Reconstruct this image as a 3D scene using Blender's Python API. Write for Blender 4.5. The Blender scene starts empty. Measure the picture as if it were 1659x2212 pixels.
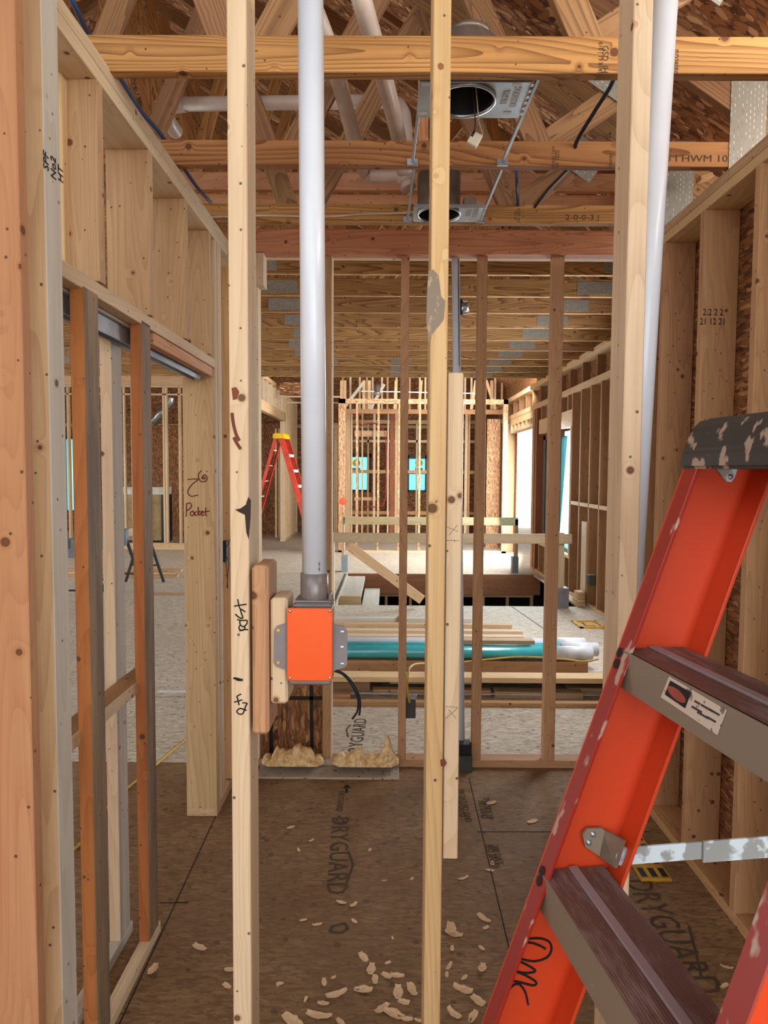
import bpy, bmesh, math, random
from mathutils import Vector, Matrix
random.seed(7)
SC = bpy.context.scene
COL = SC.collection
# ---------------------------------------------------------------- camera
F = 1500.0; W_, H_ = 1659.0, 2212.0
CAMZ = 1.59
fc = Vector((6.5, 87, -1500)).normalized()                 # world +Y seen from the camera
uc = Vector((.006, 1, (6.5*.006 + 87)/1500)).normalized()  # world up seen from the camera
xc = fc.cross(uc)
R = Matrix((xc, fc, uc))                                   # camera -> world
cd = bpy.data.cameras.new('camera'); cam = bpy.data.objects.new('camera', cd); COL.objects.link(cam)
cd.sensor_fit = 'VERTICAL'; cd.sensor_height = 24; cd.lens = F/H_*24; cd.clip_start = .05; cd.clip_end = 200
M4 = R.to_4x4(); M4.translation = Vector((0, 0, CAMZ)); cam.matrix_world = M4
SC.camera = cam
# ---------------------------------------------------------------- world, sun, exposure
w = bpy.data.worlds.new('sky'); SC.world = w; w.use_nodes = True
bg = w.node_tree.nodes['Background']
bg.inputs[0].default_value = (.93, .97, 1.0, 1); bg.inputs[1].default_value = 2.6
sd = bpy.data.lights.new('sun', 'SUN'); so = bpy.data.objects.new('sun', sd); COL.objects.link(so)
sd.energy = 6; sd.angle = .02; sd.color = (1, .95, .86)
so.rotation_euler = Vector((-.7, .35, -.62)).to_track_quat('-Z', 'Y').to_euler()
def area(name, loc, to, sx, sy, e, col=(1, 1, 1)):
    l = bpy.data.lights.new(name, 'AREA'); l.shape = 'RECTANGLE'; l.size = sx; l.size_y = sy; l.energy = e; l.color = col
    o = bpy.data.objects.new(name, l); COL.objects.link(o); o.location = loc
    o.rotation_euler = (Vector(to) - Vector(loc)).to_track_quat('-Z', 'Y').to_euler()
area('assumed_rear_fill', (0.5, -3.2, 2.2), (-.1, 3, 2.2), 3.6, 2.0, 40, (1, .95, .88))  # added fill lamp behind the camera, for daylight assumed from an unseen opening
area('assumed_window_fill', (1.12, -1.0, 1.7), (-1.2, 1.6, 1.2), 1.6, 1.5, 24, (.88, .95, 1))  # added fill lamp beside the hall wall, for assumed window light; no window built
area('left_side_fill', (-8.5, 8, 1.7), (0, 8.5, 1.2), 8, 2.4, 260, (.95, .97, 1))  # added fill lamp, brightens the big room from its open left side
area('daylight_right_windows', (2.34, 10.0, 1.5), (-2, 7.0, .8), 2.0, 1.6, 170, (.86, .94, 1))
area('big_room_fill', (2.34, 6.0, 1.9), (-2, 6.4, 1.0), 2.2, 1.2, 110, (.95, .97, 1))  # added fill lamp inside a solid stretch of wall, no window here
area('daylight_eave', (1.62, 1.9, 2.84), (-.2, 2.3, 3.55), 3.2, .22, 52, (1, .97, .9))
area('daylight_far_door', (2.34, 12.6, 1.4), (-2, 13.6, .9), 1.8, 2.2, 200, (.95, .97, 1))
area('far_high_fill', (1.2, 11.4, 3.2), (-.6, 16, 1.4), 2.6, .8, 130, (1, .98, .94))  # added fill lamp under the ceiling for the camera-facing far studs
SC.view_settings.view_transform = 'Standard'; SC.view_settings.look = 'None'
SC.view_settings.exposure = 0.0; SC.view_settings.gamma = 1; SC.view_settings.use_curve_mapping = False
# ---------------------------------------------------------------- measuring helpers
def ray(px, py): return R @ Vector(((px - W_/2)/F, -(py - H_/2)/F, -1))
def at(px, py, Y):
    d = ray(px, py); return Vector((0, 0, CAMZ)) + d*(Y/d.y)
def atX(px, py, X):
    d = ray(px, py); return Vector((0, 0, CAMZ)) + d*(X/d.x)
def atZ(px, py, z=0):
    d = ray(px, py); return Vector((0, 0, CAMZ)) + d*((z - CAMZ)/d.z)
def atP(px, py, p0, n):
    d = ray(px, py); c = Vector((0, 0, CAMZ)); return c + d*((Vector(p0) - c).dot(n)/d.dot(n))
# ---------------------------------------------------------------- materials
def lin(c):
    return tuple(((v/255)/12.92 if v <= 10 else (((v/255) + .055)/1.055)**2.4) for v in c) + (1,)
class NT:
    def __init__(s, name):
        s.m = bpy.data.materials.new(name); s.m.use_nodes = True; s.t = s.m.node_tree
        s.b = s.t.nodes['Principled BSDF']; s.b.inputs['Roughness'].default_value = .7
        s.b.inputs['Specular IOR Level'].default_value = .3
    def n(s, typ, **kw):
        nd = s.t.nodes.new(typ)
        for k, v in kw.items():
            if k.startswith('i_'):
                k = k[2:]; nd.inputs[int(k) if k.isdigit() else k].default_value = v
            else: setattr(nd, k, v)
        return nd
    def l(s, a, b): s.t.links.new(a, b)
    def math(s, op, a, b=None, c=None):
        nd = s.t.nodes.new('ShaderNodeMath'); nd.operation = op
        for i, v in enumerate((a, b, c)):
            if v is None: continue
            if hasattr(v, 'links'): s.l(v, nd.inputs[i])
            else: nd.inputs[i].default_value = v
        return nd.outputs[0]
    def mix(s, f, a, b, bt='MIX'):
        nd = s.t.nodes.new('ShaderNodeMix'); nd.data_type = 'RGBA'; nd.blend_type = bt
        for i, v in ((0, f), (6, a), (7, b)):
            if hasattr(v, 'links'): s.l(v, nd.inputs[i])
            else: nd.inputs[i].default_value = v
        return nd.outputs[2]
    def coords(s, scale, rand=True, rot=(0, 0, 0)):
        tc = s.n('ShaderNodeTexCoord'); v = tc.outputs['Object']
        if rand:
            oi = s.n('ShaderNodeObjectInfo'); vm = s.n('ShaderNodeVectorMath', operation='SCALE'); 
            cb = s.n('ShaderNodeCombineXYZ'); s.l(oi.outputs['Random'], cb.inputs[0]); s.l(oi.outputs['Random'], cb.inputs[1]); s.l(oi.outputs['Random'], cb.inputs[2])
            s.l(cb.outputs[0], vm.inputs[0]); vm.inputs['Scale'].default_value = 37.3
            ad = s.n('ShaderNodeVectorMath', operation='ADD'); s.l(v, ad.inputs[0]); s.l(vm.outputs[0], ad.inputs[1]); v = ad.outputs[0]
        mp = s.n('ShaderNodeMapping'); s.l(v, mp.inputs[0]); mp.inputs['Scale'].default_value = scale; mp.inputs['Rotation'].default_value = rot
        return mp.outputs[0]
    def noise(s, vec, scale=1, detail=2, rough=.5):
        nd = s.n('ShaderNodeTexNoise'); s.l(vec, nd.inputs['Vector']); nd.inputs['Scale'].default_value = scale
        nd.inputs['Detail'].default_value = detail; nd.inputs['Roughness'].default_value = rough; return nd.outputs['Fac']
    def ramp(s, f, stops):
        nd = s.n('ShaderNodeValToRGB'); s.l(f, nd.inputs[0]); e = nd.color_ramp.elements
        while len(e) < len(stops): e.new(.5)
        for k, (p, c) in zip(e, stops): k.position = p; k.color = c
        return nd.outputs[0]
def G(v): return (v, v, v, 1)
def wood(name, light, dark, grain=.6, freq=20, knots=1.0, stain=0, staincol=(70, 58, 46), var=.22, rough=.72, knotcol=(82, 46, 26)):
    s = NT(name)
    v = s.coords((1, 1, 1)); g = s.coords((.55, 7, 7))
    nz = s.noise(g, 1.0, 1.0)
    vo = s.n('ShaderNodeTexVoronoi'); s.l(v, vo.inputs['Vector']); vo.inputs['Scale'].default_value = 9.5
    d = vo.outputs['Distance']
    bump = s.math('POWER', s.math('MAXIMUM', s.math('SUBTRACT', 1, s.math('MULTIPLY', d, 3.4)), 0), 2)
    nk = s.math('ADD', nz, s.math('MULTIPLY', bump, .09*knots))
    ring = s.math('FRACT', s.math('MULTIPLY', nk, freq*1.5))
    ring = s.math('POWER', ring, 2.2)
    fine = s.noise(s.coords((4, 170, 170)), 1, 3)
    f = s.math('MULTIPLY', ring, grain)
    f = s.math('ADD', f, s.math('MULTIPLY', s.math('SUBTRACT', fine, .5), .9))
    f = s.math('MAXIMUM', s.math('MINIMUM', f, 1), 0)
    c = s.mix(f, lin(light), lin(dark))
    tone = s.ramp(s.noise(s.coords((1.1, 16, 16)), 1, 4, .6), [(.35, G(0)), (.7, G(1))])
    c = s.mix(s.math('MULTIPLY', tone, .45), c, lin(dark))
    oi = s.n('ShaderNodeObjectInfo')
    hs = s.n('ShaderNodeHueSaturation'); s.l(c, hs.inputs['Color'])
    s.l(s.math('ADD', s.math('MULTIPLY', oi.outputs['Random'], var), 1 - var*.55), hs.inputs['Value'])
    s.l(s.math('ADD', s.math('MULTIPLY', oi.outputs['Random'], .012), .494), hs.inputs['Hue'])
    c = hs.outputs[0]
    if knots:
        km = s.math('LESS_THAN', d, .085*knots)
        kr = s.math('MULTIPLY', s.math('LESS_THAN', d, .12*knots), .4)
        c = s.mix(kr, c, lin((150, 98, 58))); c = s.mix(s.math('MULTIPLY', km, .85), c, lin(knotcol))
    sp = s.n('ShaderNodeTexVoronoi'); s.l(v, sp.inputs['Vector']); sp.inputs['Scale'].default_value = 26
    c = s.mix(s.math('MULTIPLY', s.math('LESS_THAN', sp.outputs['Distance'], .085), .8), c, lin((50, 32, 22)))
    if stain:
        st = s.noise(s.coords((1.4, 14, 14)), 1, 4, .65)
        st = s.ramp(st, [(.5 - .14*stain, G(0)), (.5 + .12, G(1))])
        c = s.mix(s.math('MULTIPLY', st, .75), c, lin(staincol))
    s.l(c, s.b.inputs['Base Color']); s.b.inputs['Roughness'].default_value = rough
    bp = s.n('ShaderNodeBump'); bp.inputs['Strength'].default_value = .12; bp.inputs['Distance'].default_value = .002
    s.l(fine, bp.inputs['Height']); s.l(bp.outputs[0], s.b.inputs['Normal'])
    return s.m
def osb(name, base, lo, hi, scale=1.0, dirt=0, dirtcol=(70, 58, 48), bump=.4, rand=False, speck=.0):
    s = NT(name); cols = []
    tc = s.n('ShaderNodeTexCoord')
    wn = s.n('ShaderNodeTexNoise'); s.l(tc.outputs['Object'], wn.inputs['Vector']); wn.inputs['Scale'].default_value = 9*scale; wn.inputs['Detail'].default_value = 1
    wm = s.n('ShaderNodeVectorMath', operation='MULTIPLY_ADD'); s.l(wn.outputs['Color'], wm.inputs[0]); wm.inputs[1].default_value = (.05/scale,)*3; s.l(tc.outputs['Object'], wm.inputs[2])
    for i, (ax, ay, az) in enumerate(((.3, .2, .35), (1.2, .9, 1.4), (2.3, 2.0, 2.5))):
        mp = s.n('ShaderNodeMapping'); s.l(wm.outputs[0], mp.inputs[0]); mp.inputs['Rotation'].default_value = (ax, ay, az)
        mp.inputs['Scale'].default_value = (11*scale, 55*scale, 40*scale)
        vo = s.n('ShaderNodeTexVoronoi'); s.l(mp.outputs[0], vo.inputs['Vector']); vo.inputs['Scale'].default_value = 1
        sx = s.n('ShaderNodeSeparateColor'); s.l(vo.outputs['Color'], sx.inputs[0]); cols.append((sx.outputs[0], sx.outputs[1], vo.outputs['Distance']))
    a = s.math('GREATER_THAN', cols[0][1], .55); b = s.math('GREATER_THAN', cols[1][1], .5)
    def sel(k):
        m1 = s.n('ShaderNodeMix'); m1.data_type = 'FLOAT'; s.l(a, m1.inputs[0]); s.l(cols[2][k], m1.inputs[2]); s.l(cols[0][k], m1.inputs[3])
        m2 = s.n('ShaderNodeMix'); m2.data_type = 'FLOAT'; s.l(b, m2.inputs[0]); s.l(m1.outputs[0], m2.inputs[2]); s.l(cols[1][k], m2.inputs[3]); return m2.outputs[0]
    val = sel(0); dist = sel(2)
    c = s.ramp(val, [(0, lin(lo)), (.35, lin(base)), (.7, lin(base)), (1, lin(hi))])
    c = s.mix(s.math('MULTIPLY', s.math('GREATER_THAN', dist, .62), .45), c, lin([v*.45 for v in lo]))
    big = s.noise(s.coords((1.3, 1.3, 1.3), False), 1, 4, .6)
    if dirt:
        c = s.mix(s.math('MULTIPLY', s.ramp(big, [(.36, G(1)), (.66, G(.25))]), dirt), c, lin(dirtcol))
    if speck:
        vs = s.n('ShaderNodeTexVoronoi'); s.l(tc.outputs['Object'], vs.inputs['Vector']); vs.inputs['Scale'].default_value = 14
        vn = s.noise(s.coords((30, 30, 30), False), 1, 2)
        c = s.mix(s.math('MULTIPLY', s.math('LESS_THAN', s.math('ADD', vs.outputs['Distance'], s.math('MULTIPLY', vn, .25)), .28), speck), c, lin([v*.3 for v in lo]))
    s.l(c, s.b.inputs['Base Color']); s.b.inputs['Roughness'].default_value = .75
    bp = s.n('ShaderNodeBump'); bp.inputs['Strength'].default_value = bump; bp.inputs['Distance'].default_value = .003
    s.l(val, bp.inputs['Height']); s.l(bp.outputs[0], s.b.inputs['Normal'])
    return s.m
def plain(name, c, rough=.5, metal=0, var=0, spec=.4, vscale=8, c2=None):
    s = NT(name); s.b.inputs['Base Color'].default_value = lin(c); s.b.inputs['Roughness'].default_value = rough; s.b.inputs['Metallic'].default_value = metal
    s.b.inputs['Specular IOR Level'].default_value = spec
    nz = s.noise(s.coords((vscale,)*3), 1, 4, .6)
    col = s.mix(s.ramp(nz, [(.35, G(0)), (.65, G(1))]), lin(c), lin(c2 if c2 else [v*(1 - .18) for v in c]))
    s.l(col, s.b.inputs['Base Color'])
    return s.m
def splatter(name, base, paint, amt=.62, scale=18, rough=.4, streak=(1, 1, 1), base2=None, spec=.5):
    s = NT(name); nz = s.noise(s.coords(tuple(scale*k for k in streak)), 1, 3, .55)
    m = s.ramp(nz, [(amt, G(0)), (amt + .04, G(1))])
    b2 = s.noise(s.coords((5, 5, 5)), 1, 3)
    c = s.mix(s.math('MULTIPLY', b2, .5), lin(base), lin(base2 if base2 else [v*.7 for v in base]))
    c = s.mix(m, c, lin(paint)); s.l(c, s.b.inputs['Base Color']); s.b.inputs['Roughness'].default_value = rough
    s.b.inputs['Specular IOR Level'].default_value = spec
    return s.m
def gusset():
    s = NT('punched_steel'); tc = s.n('ShaderNodeTexCoord')
    br = s.n('ShaderNodeTexBrick'); s.l(tc.outputs['Object'], br.inputs[0])
    br.inputs['Color1'].default_value = lin((236, 232, 224)); br.inputs['Color2'].default_value = lin((96, 92, 84)); br.inputs['Mortar'].default_value = lin((146, 142, 132))
    br.inputs['Scale'].default_value = 1; br.inputs['Mortar Size'].default_value = .006; br.inputs['Brick Width'].default_value = .022; br.inputs['Row Height'].default_value = .014; br.inputs['Mortar Smooth'].default_value = 0
    s.l(br.outputs[0], s.b.inputs['Base Color']); s.b.inputs['Metallic'].default_value = .25; s.b.inputs['Roughness'].default_value = .5
    return s.m
def emis(name, c, st):
    s = NT(name); s.b.inputs['Base Color'].default_value = (0, 0, 0, 1); s.b.inputs['Emission Color'].default_value = lin(c); s.b.inputs['Emission Strength'].default_value = st; return s.m
def film(name, c):
    s = NT(name); t = s.n('ShaderNodeBsdfTranslucent'); t.inputs[0].default_value = lin(c); g = s.n('ShaderNodeBsdfTransparent'); g.inputs[0].default_value = lin(c)
    mx = s.n('ShaderNodeMixShader'); mx.inputs[0].default_value = .6
    s.l(t.outputs[0], mx.inputs[1]); s.l(g.outputs[0], mx.inputs[2]); s.l(mx.outputs[0], s.t.nodes['Material Output'].inputs[0]); return s.m
def ribbed(name, c, c2, axis, freq):
    s = NT(name); tc = s.n('ShaderNodeTexCoord'); sp = s.n('ShaderNodeSeparateXYZ'); s.l(tc.outputs['Object'], sp.inputs[0])
    v = s.math('SINE', s.math('MULTIPLY', sp.outputs[axis], freq)); v = s.math('ADD', s.math('MULTIPLY', v, .5), .5)
    nz = s.noise(s.coords((12, 60, 60)), 1, 4, .7)
    c_ = s.mix(v, lin(c), lin(c2)); c_ = s.mix(s.ramp(nz, [(.5, G(0)), (.75, G(.8))]), c_, lin((150, 135, 130)))
    s.l(c_, s.b.inputs['Base Color']); s.b.inputs['Roughness'].default_value = .5; s.b.inputs['Metallic'].default_value = .15
    bp = s.n('ShaderNodeBump'); bp.inputs['Strength'].default_value = .4; bp.inputs['Distance'].default_value = .001; s.l(v, bp.inputs['Height']); s.l(bp.outputs[0], s.b.inputs['Normal'])
    return s.m
M = dict(
    spf=wood('spruce', (212, 182, 140), (174, 136, 94), .5, 16, .9),
    spfw=wood('pale_spruce', (214, 192, 160), (180, 150, 114), .45, 14, .8, var=.12),
    spfo=wood('orange_spruce', (178, 134, 92), (156, 106, 68), .45, 18, 1.0, var=.1),
    crip=wood('cripple_spruce', (194, 162, 122), (156, 122, 84), .5, 14, 1.0, var=.12),  # spruce darkened to carry the shade on the cripple faces
    tan=wood('tan_stud', (194, 152, 110), (150, 108, 72), .45, 16, .9),
    tand=wood('brown_stud', (178, 138, 98), (136, 96, 62), .45, 16, .9, var=.15),
    syp=wood('yellow_pine', (188, 136, 82), (122, 78, 40), 1.0, 12, 1.3),
    sypd=wood('brown_pine', (160, 120, 82), (108, 74, 48), .85, 18, .7, var=.25),
    sypc=wood('ceiling_pine', (188, 146, 94), (116, 78, 42), 1.0, 14, 1.0),
    fir=wood('red_fir', (206, 146, 104), (160, 102, 68), .8, 22, .9, var=.08),
    firl=wood('light_fir', (206, 156, 118), (172, 114, 78), .7, 20, .5, var=.2),
    pocket=wood('orange_pine', (176, 112, 62), (140, 80, 40), .5, 14, 1, var=.15),
    weath=wood('weathered_board', (158, 132, 102), (118, 94, 70), .5, 14, .8, stain=.8, staincol=(92, 76, 60)),
    grey=wood('grey_board', (200, 194, 180), (168, 158, 142), .4, 14, .8),
    stained=wood('stained_spruce', (208, 178, 128), (172, 134, 86), .5, 14, 1.1, var=.02),
    treated=wood('treated_board', (182, 162, 130), (142, 118, 88), .4, 14, .6),
    rooff=osb('roof_osb', (160, 108, 70), (96, 60, 38), (226, 180, 132), .8),
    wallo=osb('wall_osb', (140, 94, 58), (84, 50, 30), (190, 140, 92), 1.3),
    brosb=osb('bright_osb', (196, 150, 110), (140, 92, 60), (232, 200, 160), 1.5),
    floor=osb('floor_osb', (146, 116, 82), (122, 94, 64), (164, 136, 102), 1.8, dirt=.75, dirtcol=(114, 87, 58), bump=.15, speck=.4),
    floorp=osb('lit_floor_osb', (200, 188, 168), (168, 154, 132), (222, 214, 198), 1.6, dirt=.4, dirtcol=(168, 158, 140), bump=.1, speck=.5),  # same floor sheets, paled to carry the big room's brighter light
    pvc=plain('white_pvc', (206, 213, 222), .28, c2=(200, 207, 217), spec=.5),
    pvcd=plain('dusty_pvc', (206, 190, 178), .35, c2=(190, 172, 158)),
    gpvc=plain('grey_pvc', (116, 108, 106), .28, spec=.6),
    gflange=plain('grey_plastic', (122, 116, 118), .5),
    orange=plain('orange_cover', (226, 84, 4), .4, c2=(220, 78, 3), spec=.4),
    steel=plain('galvanised', (176, 184, 190), .32, .75, c2=(150, 158, 166)),
    steeld=plain('dull_steel', (146, 132, 118), .4, .5, c2=(110, 98, 88)),
    screw=plain('screw_steel', (210, 212, 220), .2, .9),
    black=plain('black_paint', (16, 15, 15), .6),
    ink=plain('black_ink', (26, 22, 20), .9),
    faint=plain('faded_print', (82, 66, 50), .9),
    redink=plain('red_ink', (120, 26, 22), .8),
    pencil=plain('pencil', (120, 112, 104), .9),
    boxg=plain('dark_box', (62, 60, 56), .55),
    blue=plain('blue_cable', (54, 78, 124), .5),
    navy=plain('dark_cable', (34, 38, 50), .45),
    yellow=plain('yellow_cable', (206, 170, 70), .5),
    wire=plain('white_wire', (214, 200, 180), .5),
    teal=plain('teal_plastic', (60, 176, 180), .25, c2=(50, 160, 168), spec=1.0),
    trimw=plain('white_trim', (226, 232, 238), .4),
    lad=splatter('red_fibreglass', (204, 68, 30), (196, 164, 152), .74, 26, .36, (1, 1, 1), (190, 56, 24)),
    ladf=splatter('shaded_red_flange', (150, 34, 20), (176, 150, 136), .6, 24, .45, (.6, 1, 1), (130, 26, 16)),  # same fibreglass, scuffed, with the flange's shade put into a darker red
    cap=splatter('rubber_cap', (58, 54, 50), (158, 138, 122), .54, 26, .6, (1, 1.8, 1), (40, 38, 36)),
    tread=ribbed('brown_tread', (112, 84, 76), (96, 72, 66), 1, 1700),
    apron=splatter('grey_aluminium', (134, 122, 106), (150, 140, 128), .68, 30, .5, (1, 1, 1), (116, 104, 92)),
    ribm=splatter('purple_grey_rib', (150, 134, 138), (178, 176, 186), .7, 40, .45), spread=splatter('painted_spreader', (160, 166, 166), (206, 222, 230), .52, 22, .4),
    ladfar=plain('far_fibreglass', (216, 66, 40), .4), yel=plain('yellow_cap', (232, 190, 20), .5),
    insul=plain('glass_wool', (232, 210, 162), .95, c2=(196, 152, 96), vscale=38), flash=splatter('dirty_flashing', (178, 164, 146), (96, 78, 62), .62, 40, .4, (1, 1, 1), (140, 126, 108)),
    shav=plain('wood_shaving', (222, 196, 160), .8, c2=(206, 172, 130)),
    tray=plain('yellow_tray', (206, 156, 30), .6), wframe=plain('window_black', (34, 38, 44), .4),
    cyan=film('cyan_film', (178, 240, 246)), tyvek=plain('white_wrap', (240, 242, 246), .6),
    wrapred=plain('wrap_red', (120, 30, 24), .7), wrapblue=plain('wrap_blue', (50, 90, 130), .7),
    card=plain('cardboard', (178, 156, 112), .8), white=plain('white_panel', (230, 228, 216), .6),
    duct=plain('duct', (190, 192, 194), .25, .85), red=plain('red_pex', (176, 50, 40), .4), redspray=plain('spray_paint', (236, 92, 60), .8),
    sand=plain('ground', (176, 160, 136), .9), conc=plain('shaded_concrete', (34, 32, 32), .9), gus=gusset(), lvl=wood('lvl_beam', (212, 160, 100), (150, 96, 50), .9, 26, .3, var=.05),  # conc is near-black: the stair void's darkness put into its colour
    rim=wood('rim_board', (150, 92, 60), (108, 60, 38), .8, 24, .9, var=.05), tape=plain('tape_label', (238, 214, 60), .6), sgrey=plain('bucket_grey', (120, 126, 134), .5),
    sticker=splatter('paper_label', (206, 196, 184), (110, 100, 92), .6, 90, .6, (1, 1, 1), (196, 186, 172)), logored=plain('label_red', (170, 84, 72), .7),
)
# ---------------------------------------------------------------- object helpers
def link(name, me, mat, parent=None, mw=Matrix()):
    o = bpy.data.objects.new(name, me); COL.objects.link(o)
    if mat and not me.materials: me.materials.append(M[mat])
    if parent is not None:
        o.parent = parent; o.matrix_basis = wm(parent).inverted() @ mw
    else: o.matrix_basis = mw
    o['_w'] = 0; del o['_w']
    return o
def wm(o):
    m = o.matrix_basis.copy()
    while o.parent: o = o.parent; m = o.matrix_basis @ m
    return m
def thing(name, label, cat, loc=(0, 0, 0), group=None, rz=0):
    o = bpy.data.objects.new(name, None); COL.objects.link(o); o.empty_display_size = .1
    o.location = loc; o.rotation_euler = (0, 0, rz); o.matrix_basis = Matrix.Translation(loc) @ Matrix.Rotation(rz, 4, 'Z')
    o['label'] = label; o['category'] = cat
    if group: o['group'] = group
    return o
def tag(o, label, cat, group=None, kind=None):
    o['label'] = label; o['category'] = cat
    if group: o['group'] = group
    if kind: o['kind'] = kind
    return o
def struct(name, label=None):
    o = bpy.data.objects.new(name, None); COL.objects.link(o); o['kind'] = 'structure'
    return o
def st(o): o['kind'] = 'structure'; return o
def boxmesh(a, b, c, bev):
    bm = bmesh.new(); bmesh.ops.create_cube(bm, size=1, matrix=Matrix.Diagonal((a, b, c, 1)))
    if bev and min(a, b, c) > bev*3: bmesh.ops.bevel(bm, geom=bm.edges[:], offset=bev, segments=1, affect='EDGES')
    me = bpy.data.meshes.new('box'); bm.to_mesh(me); bm.free(); return me
def obox(name, c, ax, dims, mat, parent=None, bev=.002):
    """box: centre, three world axes, three sizes; longest becomes local X, next local Y"""
    i = sorted(range(3), key=lambda k: -dims[k]); X, Y, Z = (Vector(ax[k]).normalized() for k in i)
    if X.cross(Y).dot(Z) < 0: Z = -Z
    mw = Matrix((X, Y, Z)).transposed().to_4x4(); mw.translation = Vector(c)
    return link(name, boxmesh(dims[i[0]], dims[i[1]], dims[i[2]], bev), mat, parent, mw)
E3 = (Vector((1, 0, 0)), Vector((0, 1, 0)), Vector((0, 0, 1)))
def B(name, x0, x1, y0, y1, z0, z1, mat, parent=None, bev=.002):
    return obox(name, ((x0 + x1)/2, (y0 + y1)/2, (z0 + z1)/2), E3, (abs(x1 - x0), abs(y1 - y0), abs(z1 - z0)), mat, parent, bev)
def BV(name, px0, px1, py, Y, dep, z0, z1, mat, parent=None, bev=.002):   # upright, front face width read at row py
    return B(name, at(px0, py, Y).x, at(px1, py, Y).x, Y, Y + dep, z0, z1, mat, parent, bev)
def BH(name, py0, py1, px, Y, dep, x0, x1, mat, parent=None, bev=.002):   # level, face height read at column px
    return B(name, x0, x1, Y, Y + dep, at(px, py1, Y).z, at(px, py0, Y).z, mat, parent, bev)
def BM(name, p, q, w, h, mat, parent=None, up=(0, 0, 1), bev=.002):       # beam p->q, w across, h along 'up'
    p, q = Vector(p), Vector(q); X = (q - p).normalized(); S = X.cross(Vector(up)).normalized(); U = S.cross(X)
    return obox(name, (p + q)/2, (X, S, U), ((q - p).length, w, h), mat, parent, bev)
def mesh_bm(name, bm, mat, parent=None, mw=Matrix(), smooth=False):
    me = bpy.data.meshes.new(name)
    if smooth:
        for f in bm.faces: f.smooth = True
    bm.to_mesh(me); bm.free(); return link(name, me, mat, parent, mw)
def spline(pts, n=8):
    P = [Vector(p) for p in pts]
    if len(P) < 3: return P
    P = [P[0]*2 - P[1]] + P + [P[-1]*2 - P[-2]]; out = []
    for i in range(1, len(P) - 2):
        for k in range(n):
            t = k/n; a, b, c, d = P[i-1:i+3]
            out.append(.5*((2*b) + (c - a)*t + (2*a - 5*b + 4*c - d)*t*t + (3*b - a - 3*c + d)*t**3))
    return out + [P[-2]]
def tube_bm(bm, pts, r, seg=10, cap=True):
    rings = []; n = None
    for i, p in enumerate(pts):
        t = (pts[min(i+1, len(pts)-1)] - pts[max(i-1, 0)])
        if t.length < 1e-9: t = Vector((0, 0, 1))
        t.normalize()
        if n is None: n = t.orthogonal().normalized()
        n = (n - t*n.dot(t)); n = n.normalized() if n.length > 1e-6 else t.orthogonal().normalized()
        b = t.cross(n); rr = r[i] if isinstance(r, (list, tuple)) else r
        rings.append([bm.verts.new(p + (n*math.cos(a) + b*math.sin(a))*rr) for a in [2*math.pi*k/seg for k in range(seg)]])
    for A, C in zip(rings, rings[1:]):
        for k in range(seg): bm.faces.new((A[k], A[(k+1) % seg], C[(k+1) % seg], C[k]))
    if cap:
        bm.faces.new(rings[0][::-1]); bm.faces.new(rings[-1])
def tube(name, pts, r, mat, parent=None, seg=12, smooth=True, curve=True):
    P = spline(pts) if curve else [Vector(p) for p in pts]
    o0 = P[0].copy(); bm = bmesh.new(); tube_bm(bm, [p - o0 for p in P], r, seg)
    if smooth:
        for f in bm.faces:
            if len(f.verts) == 4: f.smooth = True
    return mesh_bm(name, bm, mat, parent, Matrix.Translation(o0))
def lathe(name, prof, seg, mat, parent, mw, smooth=True):                 # prof: (radius, z)
    bm = bmesh.new(); rings = [[bm.verts.new((r*math.cos(2*math.pi*k/seg), r*math.sin(2*math.pi*k/seg), z)) for k in range(seg)] for r, z in prof]
    for A, C in zip(rings, rings[1:]):
        for k in range(seg): bm.faces.new((A[k], A[(k+1) % seg], C[(k+1) % seg], C[k]))
    for f in bm.faces: f.smooth = smooth
    return mesh_bm(name, bm, mat, parent, mw)
def strokes(name, lines, conv, r, mat, parent):                           # handwriting on a surface
    bm = bmesh.new(); P0 = None
    for L in lines:
        P = spline([conv(*p) for p in L], 6)
        if P0 is None: P0 = P[0].copy()
        tube_bm(bm, [p - P0 for p in P], r, 6)
    return mesh_bm(name, bm, mat, parent, Matrix.Translation(P0))
def text(name, s, size, loc, xdir, ydir, mat, parent, squash=1, ext=.0004):
    cu = bpy.data.curves.new('t', 'FONT'); cu.body = s; cu.size = size; cu.extrude = ext; cu.align_x = 'CENTER'; cu.align_y = 'CENTER'; cu.resolution_u = 2
    to = bpy.data.objects.new('t', cu); COL.objects.link(to); dg = bpy.context.evaluated_depsgraph_get(); dg.update()
    me = bpy.data.meshes.new_from_object(to.evaluated_get(dg)); COL.objects.unlink(to); bpy.data.objects.remove(to)
    X = Vector(xdir).normalized(); Y = Vector(ydir).normalized(); Z = X.cross(Y)
    mw = Matrix((X*squash, Y, Z)).transposed().to_4x4(); me.materials.clear(); me.transform(Matrix.Diagonal((squash, 1, 1, 1)))
    mw = Matrix((X, Y, Z)).transposed().to_4x4(); mw.translation = Vector(loc)
    return link(name, me, mat, parent, mw)
def copy_tree(o, parent=None):
    c = o.copy(); COL.objects.link(c)
    if parent: c.parent = parent
    for ch in [k for k in bpy.data.objects if k.parent == o]: copy_tree(ch, c)
    return c
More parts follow.
